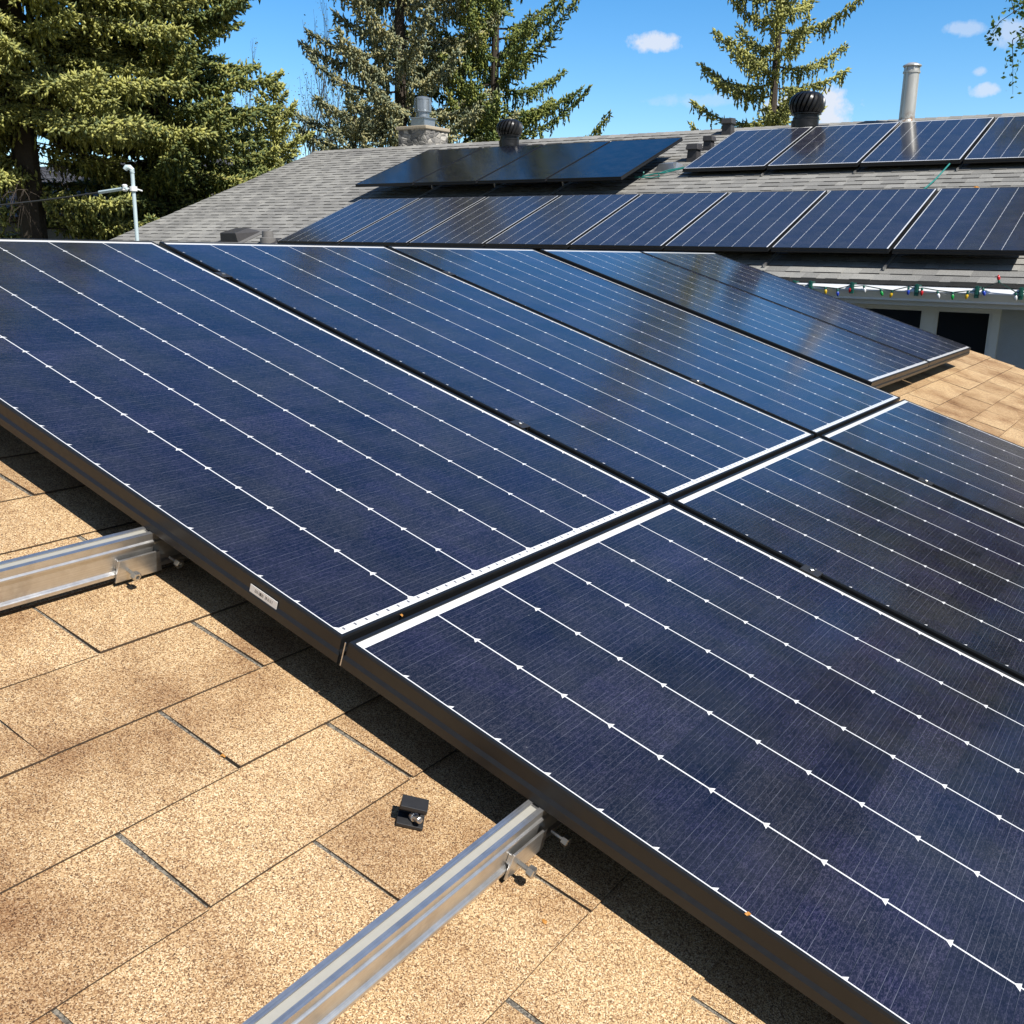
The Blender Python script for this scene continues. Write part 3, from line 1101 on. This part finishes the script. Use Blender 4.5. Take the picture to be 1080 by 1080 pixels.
def turbine(p, s, label):
    t = thing('turbine_vent', label, 'roof vent', Matrix.Translation(p) @ Matrix.Scale(s, 4), 'turbine vents on the house roof')
    b = MB()
    b.lathe([(.165, -.22), (.165, .13), (.170, .132), (.170, .150), (.160, .152), (.160, .185)], 28)
    Mt = Matrix.Rotation(R(10), 4, 'Y')
    b.lathe([(.172, .02), (.172, .135)], 28, 0, Matrix.Translation((0, 0, .0)) @ Matrix.Rotation(R(-9), 4, 'X'))
    b.build('neck', M_BLACK, t, smooth=True)
    h = MB()
    h.lathe([(.150, .19), (.178, .26), (.178, .34), (.13, .42), (.04, .445)], 20, 1)
    nv = 22
    for k in range(nv):
        a0 = 2 * math.pi * k / nv
        ns = 9
        rows_ = []
        for i in range(ns + 1):
            w = i / ns
            ph = -0.95 + w * 2.35
            r = .045 + .185 * max(0.0, math.cos(ph)) ** .75
            z = .315 + .150 * math.sin(ph)
            tw = .55 * w
            rin = r * .86
            A = a0 + tw
            B = a0 + tw + 2 * math.pi / nv * 1.12
            rows_.append(((rin * math.cos(A), rin * math.sin(A), z), (r * 1.0 * math.cos((A + B) / 2), r * math.sin((A + B) / 2), z + .002), (r * .985 * math.cos(B), r * .985 * math.sin(B), z)))
        for i in range(ns):
            for j in range(2):
                h.face([rows_[i][j], rows_[i][j + 1], rows_[i + 1][j + 1], rows_[i + 1][j]])
    h.lathe([(.10, .448), (.09, .470), (.03, .478)], 18)
    h.lathe([(.170, .186), (.192, .190), (.192, .200), (.170, .204)], 24)
    hd = h.build('spinning_head', [M_BLACK, M_DKVENT], t, smooth=True)
    ft = MB()
    ft.box((-.24, -.24, -.006), (.24, .24, .0), 0, Matrix.Rotation(-HA, 4, 'Y'))
    ft.build('flashing', M_DKVENT, t)
    return t


turbine(on_house(11.75, 6.11, .075), .84, 'black turbine vent standing behind the all-black panels')
turbine(on_house(12.02, 1.86, .045), .95, 'larger black turbine vent in front of the right spruce, above the upper right row')

p = on_house(12.20, .70, .010)
t = thing('flue_pipe', 'tall cream metal flue pipe with rusty base flange on the ridge', 'flue pipe', Matrix.Translation(p))
a = MB()
a.lathe([(.090, -.02), (.088, .56), (.098, .562), (.098, .582), (.084, .585), (.080, .63)], 28)
a.build('pipe', M_FLUE, t, smooth=True)
a = MB()
a.lathe([(.175, -.055), (.155, -.01), (.13, .02), (.096, .035), (.091, .045)], 28)
a.build('base_flange', M_FLUE, t, smooth=True)
a = MB()
a.lathe([(.100, .632), (.106, .640), (.102, .650), (.05, .675), (.01, .680)], 28)
for k in range(6):
    aa = k * math.pi / 3
    a.box((-.008, .0805, .580), (.008, .090, .633), 0, Matrix.Rotation(aa, 4, 'Z'))
a.build('rain_cap', M_FLUE, t, smooth=True)


def box_vent(p, s, label):
    t = thing('box_vent', label, 'roof vent', Matrix.Translation(p) @ Matrix.Scale(s, 4), 'small black box vents on the house roof')
    b = MB()
    b.add([(-.085, -.085, -.09), (.085, -.085, -.03), (.085, .085, -.03), (-.085, .085, -.09),
           (-.07, -.07, .17), (.07, -.07, .17), (.07, .07, .17), (-.07, .07, .17)],
          [(4, 5, 6, 7), (0, 1, 5, 4), (1, 2, 6, 5), (2, 3, 7, 6), (3, 0, 4, 7)])
    b.build('shaft', M_DKVENT, t)
    h = MB()
    h.add([(-.105, -.10, .14), (.085, -.10, .14), (.085, .10, .14), (-.105, .10, .14), (-.085, -.085, .225), (.085, -.085, .235), (.085, .085, .235), (-.085, .085, .225)],
          [(0, 3, 2, 1), (4, 5, 6, 7), (0, 1, 5, 4), (1, 2, 6, 5), (2, 3, 7, 6), (3, 0, 4, 7)])
    h.build('hood', M_DKVENT, t, bevel=.008)
    return t


bv = box_vent(on_house(12.20, 2.95, .012), .80, 'small black box vent near the ridge, left of the larger turbine vent')
copy_thing(bv, Matrix.Translation(on_house(11.05, 2.89, .012)) @ Matrix.Scale(.82, 4), 'small black box vent beside the upper left corner of the upper right row')
copy_thing(bv, Matrix.Translation(on_house(11.50, 2.90, .005)) @ Matrix.Rotation(R(90), 4, 'Z') @ Matrix.Scale(.70, 4), 'small dark vent half hidden behind the lower box vent')

# slant-backed vent and plumbing stack at lower left
p = on_house(8.30, 8.02, .01)
t = thing('slant_vent', 'low dark slant-backed vent on the bare grey shingles at left', 'roof vent', sheet(p.x, p.y, p.z, (0, -1, 0), (1, 0, .368)))
a = MB()
a.add([(-.17, -.17, 0), (.17, -.17, 0), (.17, .25, 0), (-.17, .25, 0), (-.15, -.15, .12), (.15, -.15, .12), (.12, .10, .10), (-.12, .10, .10), (-.12, .22, .03), (.12, .22, .03)],
      [(0, 1, 5, 4), (4, 5, 6, 7), (7, 6, 9, 8), (8, 9, 2, 3), (0, 4, 7, 8, 3), (1, 2, 9, 6, 5)])
a.build('hood', M_DKVENT, t, bevel=.008)
a = MB()
a.box((-.27, -.27, .0), (.27, .34, .004))
a.build('flange', M_GREYVENT, t)
p = on_house(8.16, 7.32, .01)
t = thing('vent_stack', 'short grey two-step plumbing stack next to the low slant-backed vent', 'vent pipe', Matrix.Translation(p))
a = MB()
a.lathe([(.10, -.05), (.098, .055), (.072, .062), (.070, .135), (.058, .138), (.056, .10)], 20)
a.build('stack', M_GREYVENT, t, smooth=True)
a = MB()
a.lathe([(.18, -.012), (.17, .0), (.105, .004)], 20, 0, Matrix.Rotation(-HA, 4, 'Y'))
a.build('collar', M_DKVENT, t, smooth=True)

# pale flashing sheet by the front array
p = on_house(8.02, 4.42, .075)
a = MB()
a.prism([(0, 0), (.34, .0), (.34, .006), (.02, .075)], (-.26, .26), 0)
o = a.build('roof_flashing', M_WHITE)
o.matrix_world = sheet(p.x, p.y, p.z, (0, -1, 0), (1, 0, .368)) @ Matrix.Rotation(R(-8), 4, 'Z')
tag(o, 'pale metal flashing wedge under the lower row, just above the front array', 'flashing')

# cable junction between the black group and the upper right row
p = on_house(10.62, 3.08, .012)
t = thing('junction_cover', 'low grey metal junction cover on the shingles beside the teal cable', 'junction box', sheet(p.x, p.y, p.z, (0, -1, 0), (1, 0, .368)))
a = MB()
a.add([(-.13, 0, 0), (.15, 0, 0), (.15, .25, 0), (-.13, .25, 0), (-.07, .05, .08), (.11, .05, .08), (.09, .2, .05), (-.04, .2, .05)],
      [(0, 1, 5, 4), (4, 5, 6, 7), (1, 2, 6, 5), (2, 3, 7, 6), (3, 0, 4, 7)])
a.build('cover', M_GALV, t)
a = MB()
a.box((-.17, -.04, -.004), (.19, .29, .0))
a.build('flange', M_GREYVENT, t)


def cable(name, pts, r, m, label, cat):
    a = MB()
    a.tube(pts, r, 6)
    o = a.build(name, m, smooth=True)
    return tag(o, label, cat)


def rp(x, y, u):
    return on_house(x, y, u)


cable('teal_cable', [rp(10.30, 3.18, .10), rp(10.38, 3.24, .03), rp(10.45, 3.12, .035), rp(10.42, 2.98, .05), rp(10.5, 2.85, .06), rp(10.55, 2.72, .07), rp(10.7, 2.6, .10)], .009, M_TEAL,
      'teal cable looping out from under the last all-black panel', 'cable')
cable('teal_cable', [rp(10.30, 3.30, .05), rp(10.33, 3.1, .025), rp(10.36, 3.0, .03), rp(10.44, 3.06, .04), rp(10.52, 2.98, .05), rp(10.6, 2.70, .07)], .007, M_TEAL,
      'thinner teal cable strand lying below the looping one', 'cable')
cable('teal_cable', [rp(9.32, -.10, .08), rp(9.55, -.09, .03), rp(9.75, -.16, .03), rp(9.95, -.20, .05), rp(10.3, -.24, .09)], .008, M_TEAL,
      'short teal cable crossing the bare strip between the two right rows', 'cable')

# ------------------------------------------------------------------ string lights on the gutter
bulb_cols = dict(blue=(.02, .06, .45), red=(.55, .02, .025), white=(.72, .74, .78), green=(.01, .32, .06), yellow=(.70, .45, .02))
M_B = {}
for nme, c in bulb_cols.items():
    M_B[nme] = simple('bulb_' + nme, c, .2, 0, .05, 20)
GX = EX - .098
t = thing('string_lights', 'string of coloured bulbs clipped along the white house gutter', 'string lights', Matrix.Translation((GX - .02, -.6, EZ - .05)))
TI = Matrix.Translation((-(GX - .02), .6, -(EZ - .05)))
bul = [('yellow', .006, -.292), ('blue', -.094, -.305), ('red', -.201, -.272), ('white', -.300, -.270), ('green', -.434, -.292), ('yellow', -.527, -.300),
       ('blue', -.645, -.273), ('red', -.746, -.274), ('white', -.861, -.294), ('green', -.972, -.297), ('yellow', -1.079, -.290), ('blue', -1.182, -.262),
       ('red', -1.287, -.214), ('white', -1.41, -.288), ('green', .12, -.29), ('red', .23, -.285)]
clips = [.27, .133, -.206, -.706, -1.142, -1.445, -1.80]
wire = []
srt = sorted([(y, z + .048) for _, y, z in bul] + [(y, -.235) for y in clips], key=lambda q: q[0])
for y_, z_ in srt:
    wire.append((GX - .02 + rr.uniform(-.006, .006), y_, ZO + z_ + rr.uniform(-.004, .004)))
a = MB()
a.tube([TI @ Vector(q) for q in wire], .0042, 5)
a.build('wire', M_WIRE, t, smooth=True)
for cn_, y_, z_ in bul:
    tilt = rr.uniform(-22, 22)
    fl_ = 180 if (cn_ == 'red' and z_ > -.22) else 0
    Mb = TI @ Matrix.Translation((GX - .022, y_, ZO + z_ + .044)) @ Matrix.Rotation(R(tilt + fl_), 4, 'X')
    s = MB()
    s.lathe([(.0075, .004), (.009, 0), (.009, -.016), (.008, -.018)], 10, 0, Mb)
    sk_ = s.build('bulb_socket', M_CLIP, t, smooth=True)
    b = MB()
    b.lathe([(.008, -.018), (.0120, -.026), (.0125, -.034), (.009, -.046), (.004, -.055), (.001, -.057)], 12, 0, Mb)
    ob_ = b.build('bulb', M_B[cn_], t, smooth=True)
    ob_['label'] = cn_ + ' bulb'
for y_ in clips:
    s = MB()
    Mb = TI @ Matrix.Translation((GX, y_, EZ - .05))
    s.box((-.022, -.016, -.055), (-.004, .016, .022), 0, Mb)
    s.box((-.022, -.020, .022), (.045, .020, .028), 0, Mb)
    s.box((-.030, -.010, -.030), (-.022, .010, .036), 0, Mb)
    s.build('gutter_clip', M_CLIP, t, bevel=.002)

# ------------------------------------------------------------------ service mast and wire
mp = Vector((7.62, 9.30, 0))
d0 = Vector((1.0, 1.3737, .0109)); d1 = Vector((1.0, 1.3787, .1077))
cpos = Vector((-.972, -2.5932, ZO - .0024))
mast_base = cpos + d0 * 8.75
mast_top = cpos + d1 * 8.75
mast_top.x, mast_top.y = mast_base.x, mast_base.y
zroof = EZ + (mast_base.x - EX) * .368
t = thing('service_mast', 'pale grey electrical service mast with a weather head, left of the house roof', 'mast', Matrix.Translation((mast_base.x, mast_base.y, zroof)))
hgt = mast_top.z - zroof
a = MB()
a.tube([(0, 0, -.3), (0, 0, hgt)], .025, 16)
a.build('pipe', M_MAST, t, smooth=True)
a = MB()
a.tube([(0, 0, hgt - .03), (-.0, .0, hgt + .01), (-.02, .02, hgt + .04), (-.045, .05, hgt + .04), (-.06, .068, hgt + .01)], [.031, .033, .036, .036, .030], 12)
a.build('weather_head', M_MAST, t, smooth=True)
a = MB()
zc = hgt * .78
a.lathe([(.05, zc - .03), (.05, zc + .03)], 14)
a.tube([(.02, -.02, zc), (.07, -.09, zc - .025)], .010, 6)
a.tube([(-.02, .02, zc), (-.06, .08, zc)], .012, 6)
a.lathe([(.02, -.045), (.038, -.03), (.028, 0), (.038, .03), (.02, .045)], 12, 0, Matrix.Translation((-.065, .09, zc + .01)))
a.build('insulator_bracket', M_WHITE, t, smooth=True)
a = MB()
a.lathe([(.14, -.0), (.09, .05), (.045, .10)], 16)
a.build('roof_boot', M_DKVENT, t, smooth=True)
wp = Vector((mast_base.x - .075, mast_base.y + .11, zroof + zc))
pts = []
far = Vector((6.6, 24.0, ZO + .9))
for i in range(25):
    w = i / 24
    q = wp.lerp(far, w)
    q.z -= 4 * .38 * w * (1 - w)
    pts.append(q)
cable('service_wire', pts, .011, M_CABLE, 'thin sagging service wire leading left from the mast into the spruces', 'wire')
cable('wire_sleeve', [pts[0].lerp(pts[1], -.1), pts[0].lerp(pts[1], .8)], .022, M_MAST, 'pale sleeve on the wire just left of the mast', 'wire sleeve')

# ------------------------------------------------------------------ neighbour's house behind the spruces
nb = thing('neighbor_house', 'shaded dark-roofed house behind the left spruces', 'house', Matrix.Translation((16.5, 24, 0)))
NI = Matrix.Translation((-16.5, -24, 0))
mb = MB()
nsl = math.hypot(4.2, 1.55)
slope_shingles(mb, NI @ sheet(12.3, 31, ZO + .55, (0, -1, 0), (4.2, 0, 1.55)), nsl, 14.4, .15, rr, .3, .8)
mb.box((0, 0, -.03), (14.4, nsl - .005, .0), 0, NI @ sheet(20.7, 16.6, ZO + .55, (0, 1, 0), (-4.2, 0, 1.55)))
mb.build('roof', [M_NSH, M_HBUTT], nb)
wb = MB()
wb.box((12.8, 17.0, 0), (20.2, 30.6, ZO + .52), 0, NI)
for yy in (17.0, 30.6):
    wb.face([NI @ Vector(q) for q in ((12.8, yy, ZO + .52), (20.2, yy, ZO + .52), (16.5, yy, ZO + 1.98))])
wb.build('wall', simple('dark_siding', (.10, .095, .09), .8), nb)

# ------------------------------------------------------------------ trees
def shoots_mesh(name, base, dirs, length, rad, m, parent):
    """each shoot: a slim three sided spindle"""
    n = len(base)
    up = np.array([.31, .17, .93])
    a = np.cross(dirs, up)
    a /= np.linalg.norm(a, axis=1)[:, None] + 1e-9
    b = np.cross(dirs, a)
    ph = rng.uniform(0, 2 * np.pi, n)
    V = np.zeros((n, 5, 3))
    V[:, 0] = base
    for k in range(3):
        t = ph + 2 * np.pi * k / 3
        V[:, 1 + k] = base + dirs * (length * .35)[:, None] + (a * np.cos(t)[:, None] + b * np.sin(t)[:, None]) * rad[:, None]
    V[:, 4] = base + dirs * length[:, None]
    idx = (np.arange(n) * 5)[:, None]
    F = np.concatenate([idx + np.array([[0, 1, 2]]), idx + np.array([[0, 2, 3]]), idx + np.array([[0, 3, 1]]),
                        idx + np.array([[4, 2, 1]]), idx + np.array([[4, 3, 2]]), idx + np.array([[4, 1, 3]])])
    return big_mesh(name, V.reshape(-1, 3), F, m, parent)


def spruce(pos, H, Rb, z0, nb_, seed, m, label, droop=.5, hang=1.0, lift=.45, trunk_r=.2, dens=1.0, zvis=99, shoot=(.15, .035), power=.85, extra=(), dead=None, hl=.42, tlk=.30, z1=None):
    r = np.random.default_rng(seed)
    t = thing('spruce_tree', label, 'spruce tree', Matrix.Translation(pos), 'spruces behind the houses')
    tb = MB()
    lean = r.uniform(-.012, .012, 2)
    tp = [(lean[0] * z, lean[1] * z, z) for z in np.linspace(-.1, H, 14)]
    tb.tube(tp, [max(.012, trunk_r * (1 - max(0, z[2]) / H) ** .8) for z in tp], 9)
    B, D = [], []
    ga = 2.39996
    limbs = []
    for i in range(nb_):
        w = (i + .5) / nb_
        z = z0 + (H - z0) * w ** 1.15 + r.uniform(-.15, .15)
        q = (H - z) / (H - z0)
        Lb = Rb * max(.04, q) ** power * r.uniform(.66, 1.12)
        limbs.append((z, i * ga + r.uniform(-.5, .5), Lb, min(1, max(q, 0))))
    for z, az, Lb in extra:
        limbs.append((z, R(az), Lb, .8))
    for z, az, Lb, q in limbs:
        far = z > zvis
        dn = dens * (.4 if far else 1.0)
        ou = np.array([math.cos(az), math.sin(az), 0.0])
        si = np.array([-math.sin(az), math.cos(az), 0.0])
        a1 = (-droop * min(1, q * 1.4) + .35 * (1 - q)) * r.uniform(.7, 1.3)
        a2 = lift * r.uniform(.7, 1.25)
        bend = r.uniform(-.18, .18)
        o0 = np.array([lean[0] * z, lean[1] * z, z])

        def P(s):
            return o0 + ou * (Lb * s) + si * (bend * Lb * s * s) + np.array([0, 0, Lb * (a1 * s + a2 * s * s)])
        ns = 7
        pts = [P(k / ns) for k in range(ns + 1)]
        tb.tube(pts, [max(.004, .030 * (Lb / 2.5) * (1 - k / ns) + .004) for k in range(ns + 1)], 5)
        step = .072 / dn
        s = .10 + r.uniform(0, .06)
        while s < 1.0:
            p = P(s)
            tg = P(min(1, s + .03)) - P(s - .03)
            tg /= np.linalg.norm(tg)
            tl = (.10 + tlk * Lb * (1 - s) * (.35 + s * .9)) * r.uniform(.6, 1.2)
            tl = min(tl, .62)
            for sgn in (-1, 1):
                d = tg * r.uniform(.45, .9) + si * sgn * r.uniform(.6, 1.0) + np.array([0, 0, -.22 + r.uniform(-.15, .2)])
                d /= np.linalg.norm(d)
                nsh = max(2, int(tl / .045))
                f = (np.arange(nsh) + .3) / nsh
                bp = p + d * (tl * f)[:, None]
                bp[:, 2] -= .20 * tl * f * f
                B.append(bp)
                D.append(d + r.normal(0, .42, (nsh, 3)) + np.array([0, 0, .10]))
            k3 = 4
            B.append(p + r.normal(0, .03, (k3, 3)))
            D.append(tg * .8 + r.normal(0, .5, (k3, 3)) + np.array([0, 0, .35]))
            nh = r.poisson(hang)
            for j in range(nh):
                h_ = r.uniform(.10, hl) * min(1.0, Lb / 1.5) * (1.15 - .65 * s)
                sp_ = p + si * r.normal(0, tl * .38) + tg * r.normal(0, .05)
                dv = np.array([r.normal(0, .10), r.normal(0, .10), -1.0])
                k2 = max(2, int(h_ / .05))
                f = np.arange(k2) / k2
                B.append(sp_ + dv * (h_ * f)[:, None])
                D.append(dv * 1.1 + r.normal(0, .28, (k2, 3)))
            s += step / max(.4, Lb)
        tipd = (P(1.0) - P(.93)) / (Lb * .07)
        k5 = 7
        B.append(np.array([P(1 - .02 * j) for j in range(k5)]))
        D.append(tipd + r.normal(0, .35, (k5, 3)))
    if dead:
        for i in range(dead[2]):
            z = r.uniform(dead[0], dead[1])
            az = r.uniform(0, 2 * math.pi)
            L_ = r.uniform(.5, 1.9)
            d = np.array([math.cos(az), math.sin(az), r.uniform(-.5, .15)])
            o_ = np.array([lean[0] * z, lean[1] * z, z])
            pp_ = [o_ + d * L_ * k_ / 5 + np.array([0, 0, -.10 * L_ * (k_ / 5) ** 2]) + r.normal(0, .02, 3) for k_ in range(6)]
            tb.tube(pp_, [.016 * (1 - .15 * k_) for k_ in range(6)], 4)
            for j in range(9):
                q_ = pp_[r.integers(2, 6)]
                e = d * .5 + r.normal(0, .6, 3) + np.array([0, 0, -.45])
                l2 = r.uniform(.15, .5)
                tb.tube([q_, q_ + e * l2 * .5, q_ + e * l2 + np.array([0, 0, -.08])], [.006, .004, .002], 3)
    tb.build('trunk', M_BARK, t, smooth=True)
    B, D = np.concatenate(B), np.concatenate(D)
    D = D / (np.linalg.norm(D, axis=1)[:, None] + 1e-9)
    n = len(B)
    Ls = shoot[0] * r.uniform(.65, 1.35, n)
    Rs = shoot[1] * r.uniform(.7, 1.3, n)
    shoots_mesh('crown', B, D, Ls, Rs, m, t)
    return n


CP = Vector((-.972, -2.5932, 0))


def at(azv, dist):
    return CP + Vector((azv[0], azv[1], 0)).normalized() * dist


NS = {}
NS['A'] = spruce(at((.519, .854), 20.5), 19, 3.4, 5.5, 240, 1, F_OLIVE, 'big olive spruce at the left edge, its thick trunk bare low down',
                 droop=.40, hang=1.3, lift=.22, trunk_r=.27, zvis=10.5, shoot=(.125, .0265), power=.55, dead=(2.6, 6.2, 46),
                 extra=((5.5, 130, 2.0), (5.2, 115, 2.2), (4.9, 140, 1.9), (4.5, 125, 1.8), (4.9, 170, 1.6), (4.1, 150, 1.6), (5.4, 200, 1.5), (4.3, 290, 2.2), (4.0, 310, 2.0), (5.1, 320, 1.6), (4.7, 215, 1.3), (3.6, 122, 1.9), (3.4, 205, 1.2), (5.3, 150, 2.2), (5.6, 100, 2.3)))
NS['B'] = spruce(at((.611, .792), 22), 14.5, 2.75, 3.2, 240, 2, F_DARK, 'dense dark green spruce rising behind the left end of the house roof',
                 droop=.33, hang=1.3, lift=.25, trunk_r=.28, zvis=11, shoot=(.125, .0265), power=.5)
NS['C'] = spruce(at((.764, .645), 26), 14.2, 3.15, 3.6, 96, 3, F_BLUE, 'grey-green spruce with drooping limbs right behind the stone chimney',
                 droop=.42, hang=2.2, lift=.52, trunk_r=.24, zvis=11.5, shoot=(.120, .0265), power=.62, hl=.55)
NS['D'] = spruce(at((.816, .578), 27), 13.8, 3.3, 3.2, 92, 4, F_GREEN, 'green spruce with upswept branch tips behind the left turbine vent',
                 droop=.33, hang=2.0, lift=.60, trunk_r=.2, zvis=11.5, shoot=(.115, .025), power=.62, hl=.5)
NS['E'] = spruce(at((.936, .351), 24), 13.4, 2.25, 3.6, 62, 5, F_OLIVE, 'slim olive spruce standing alone behind the larger turbine vent',
                 droop=.32, hang=2.4, lift=.48, trunk_r=.15, zvis=10, shoot=(.105, .0235), power=.6, hl=.5)
NS['F'] = spruce(at((.684, .729), 24), 6.9, 2.1, 1.2, 95, 6, F_OLIVE, 'short bushy yellow-green spruce peeking over the left end of the house ridge',
                 droop=.25, hang=1.0, lift=.35, trunk_r=.1, shoot=(.11, .026), power=.7)

NS['G'] = spruce(at((.738, .675), 24.5), 6.6, 2.2, 1.2, 90, 8, F_BLUE, 'short pale grey-green spruce filling the gap left of the stone chimney',
                 droop=.25, hang=1.0, lift=.35, trunk_r=.1, shoot=(.11, .024), power=.6)


def leaf_cloud(pts, size, m, name, parent, r):
    n = len(pts)
    d = r.normal(0, 1, (n, 3)); d /= np.linalg.norm(d, axis=1)[:, None]
    e = r.normal(0, 1, (n, 3)); e = np.cross(d, e); e /= np.linalg.norm(e, axis=1)[:, None]
    s = size * r.uniform(.6, 1.3, n)[:, None]
    V = np.stack([pts, pts + d * s * .5 + e * s * .32, pts + d * s, pts + d * s * .5 - e * s * .32], 1)
    F = np.arange(n * 4).reshape(n, 4)
    return big_mesh(name, V.reshape(-1, 3), F, m, parent)


def grow(r, p, d, L, rad, depth, tb, tips, spread=.55, upb=.15, kids=(2, 4)):
    n = 4
    pts = [p]
    dd = d
    for i in range(n):
        dd = dd + r.normal(0, .10, 3) + np.array([0, 0, upb * .3])
        dd /= np.linalg.norm(dd)
        pts.append(pts[-1] + dd * L / n)
    tb.tube(pts, [rad * (1 - .5 * i / n) for i in range(n + 1)], 5 if depth > 1 else 4)
    if depth == 0:
        for i in range(1, n + 1):
            tips.append((pts[i], dd))
        return
    for k in range(r.integers(kids[0], kids[1] + 1)):
        s = r.integers(2, n + 1)
        nd = dd + r.normal(0, spread, 3) + np.array([0, 0, upb])
        nd /= np.linalg.norm(nd)
        grow(r, pts[s], nd, L * r.uniform(.55, .8), rad * .5, depth - 1, tb, tips, spread, upb, kids)
    grow(r, pts[-1], dd, L * .7, rad * .5, depth - 1, tb, tips, spread, upb, kids)


def leafy(pos, label, seed, trunk_h, H, m, lsize, per, depth, rad, spread, cat, name, spreadl=.16, upb=.15, kids=(2, 4), limbs=7, grp=None, Lk=1.0, reach=()):
    r = np.random.default_rng(seed)
    t = thing(name, label, cat, Matrix.Translation(pos), grp)
    tb = MB()
    tips = []
    tp = [np.array([r.normal(0, .04) * i, r.normal(0, .04) * i, trunk_h * i / 5 - (.1 if i == 0 else 0)]) for i in range(6)]
    tb.tube(tp, [rad * (1 - .09 * i) for i in range(6)], 8)
    for i in range(limbs):
        az = i * 2.4 + r.uniform(-.4, .4)
        s = tp[3] + (tp[5] - tp[3]) * (i / max(1, limbs - 1))
        d = np.array([math.cos(az) * .8, math.sin(az) * .8, r.uniform(.35, 1.1)])
        grow(r, s, d / np.linalg.norm(d), (H - trunk_h) * .42 * r.uniform(.8, 1.15) * Lk, rad * .5, depth, tb, tips, spread, upb, kids)
    grow(r, tp[5], np.array([0, 0, 1.0]), (H - trunk_h) * .42, rad * .55, depth, tb, tips, spread * .8, upb, kids)
    more = []
    for zs, ex, ey, ez in reach:      # long low limbs with hanging sprays
        e = np.array([ex, ey, ez])
        o_ = np.array([0, 0, zs])
        pl = [o_ + (e - o_) * w + np.array([0, 0, .5 * math.sin(math.pi * w)]) for w in np.linspace(0, 1, 9)]
        tb.tube(pl, list(np.linspace(.045, .004, 9)), 5)
        for w in np.linspace(.55, 1.0, 13):
            b_ = pl[int(w * 8)] * (1 - (w * 8) % 1) + pl[min(8, int(w * 8) + 1)] * ((w * 8) % 1)
            dn_ = r.normal(0, .24, 3) + np.array([0, 0, -.20])
            sp_ = [b_, b_ + dn_ * .5, b_ + dn_ * .95 + np.array([0, 0, -.04])]
            tb.tube(sp_, [.006, .004, .002], 3)
            for k_ in range(46):
                q_ = r.uniform(.1, 1)
                more.append(b_ + dn_ * q_ + r.normal(0, .055, 3))
    tb.build('trunk', M_BARK, t, smooth=True)
    pts = [np.array(more)] if more else []
    for p, d in tips:
        k = r.poisson(per)
        if k:
            pts.append(p + r.normal(0, spreadl, (k, 3)))
    pts = np.concatenate(pts)
    leaf_cloud(pts, lsize, m, 'crown', t, r)
    return len(pts)


NS['leafy'] = leafy(at((.9995, -.045), 17.0), 'tall leafy tree reaching in at the top right corner with fresh green twigs', 21, 6.6, 15.5, F_LEAF, .062, 13, 3, .22, .55, 'tree', 'leafy_tree', .13, limbs=11, Lk=.62,
                     reach=((7.6, -2.38, 3.42, 6.25), (7.4, -2.22, 3.28, 6.05), (7.9, -2.25, 3.25, 6.50), (7.7, -1.9, 3.0, 6.35)))
NS['bare'] = leafy(at((.700, .714), 34), 'thin birch with sparse spring buds behind the short bushy spruce', 22, 3.2, 10.2, F_BUD, .06, 1.6, 3, .09, .32, 'tree', 'birch_tree', .10, upb=.5, limbs=6, Lk=.8)
NS['bare2'] = leafy(at((.672, .741), 36), 'sparse budding birch half hidden by the dense dark spruce', 23, 3.0, 9.4, F_BUD, .06, 1.4, 3, .08, .34, 'tree', 'birch_tree', .10, upb=.5, limbs=6, Lk=.8)
print('shoots/leaves', NS)

# ------------------------------------------------------------------ a few dry leaves
for (u, v, h, s, lab) in ((.100, 1.760, -.003, .0045, 'tiny orange leaf caught in the seam between upper and lower panels'),
                          (-.022, 2.385, .0025, .0045, 'tiny orange leaf on the frame edge of the nearest lower panel'),
                          (-.101, 2.197, DR + .005, .005, 'tiny yellow leaf scrap on the shingles right of the short rail'),
                          (-.209, 1.757, DR + .003, .006, 'orange leaf scrap stuck in a shingle slot')):
    a = MB()
    r3 = random.Random(int(u * 1000) + 7)
    ring = [(math.cos(q) * s * r3.uniform(.6, 1.1), math.sin(q) * s * .6 * r3.uniform(.7, 1.1), s * r3.uniform(0, .35)) for q in [i * math.pi / 4 for i in range(8)]]
    a.add(ring + [(0, 0, s * .3)], [(i, (i + 1) % 8, 8) for i in range(8)])
    o = a.build('dry_leaf', M_LEAF)
    o.matrix_world = G(u, v, h) @ Matrix.Rotation(r3.uniform(0, 6), 4, 'Z')
    tag(o, lab, 'leaf', 'dry leaf scraps')
p = on_house(9.75, -.62, .02)
a = MB()
a.add([(-.035, 0, 0), (0, .03, .012), (.04, .01, .018), (.01, -.03, .005), (0, 0, .02)], [(0, 4, 1), (1, 4, 2), (2, 4, 3), (3, 4, 0)][::1])
o = a.build('dry_leaf', M_LEAF)
o.matrix_world = Matrix.Translation(p)
tag(o, 'dry yellow leaf on the bare shingle strip between the right-hand rows', 'leaf', 'dry leaf scraps')
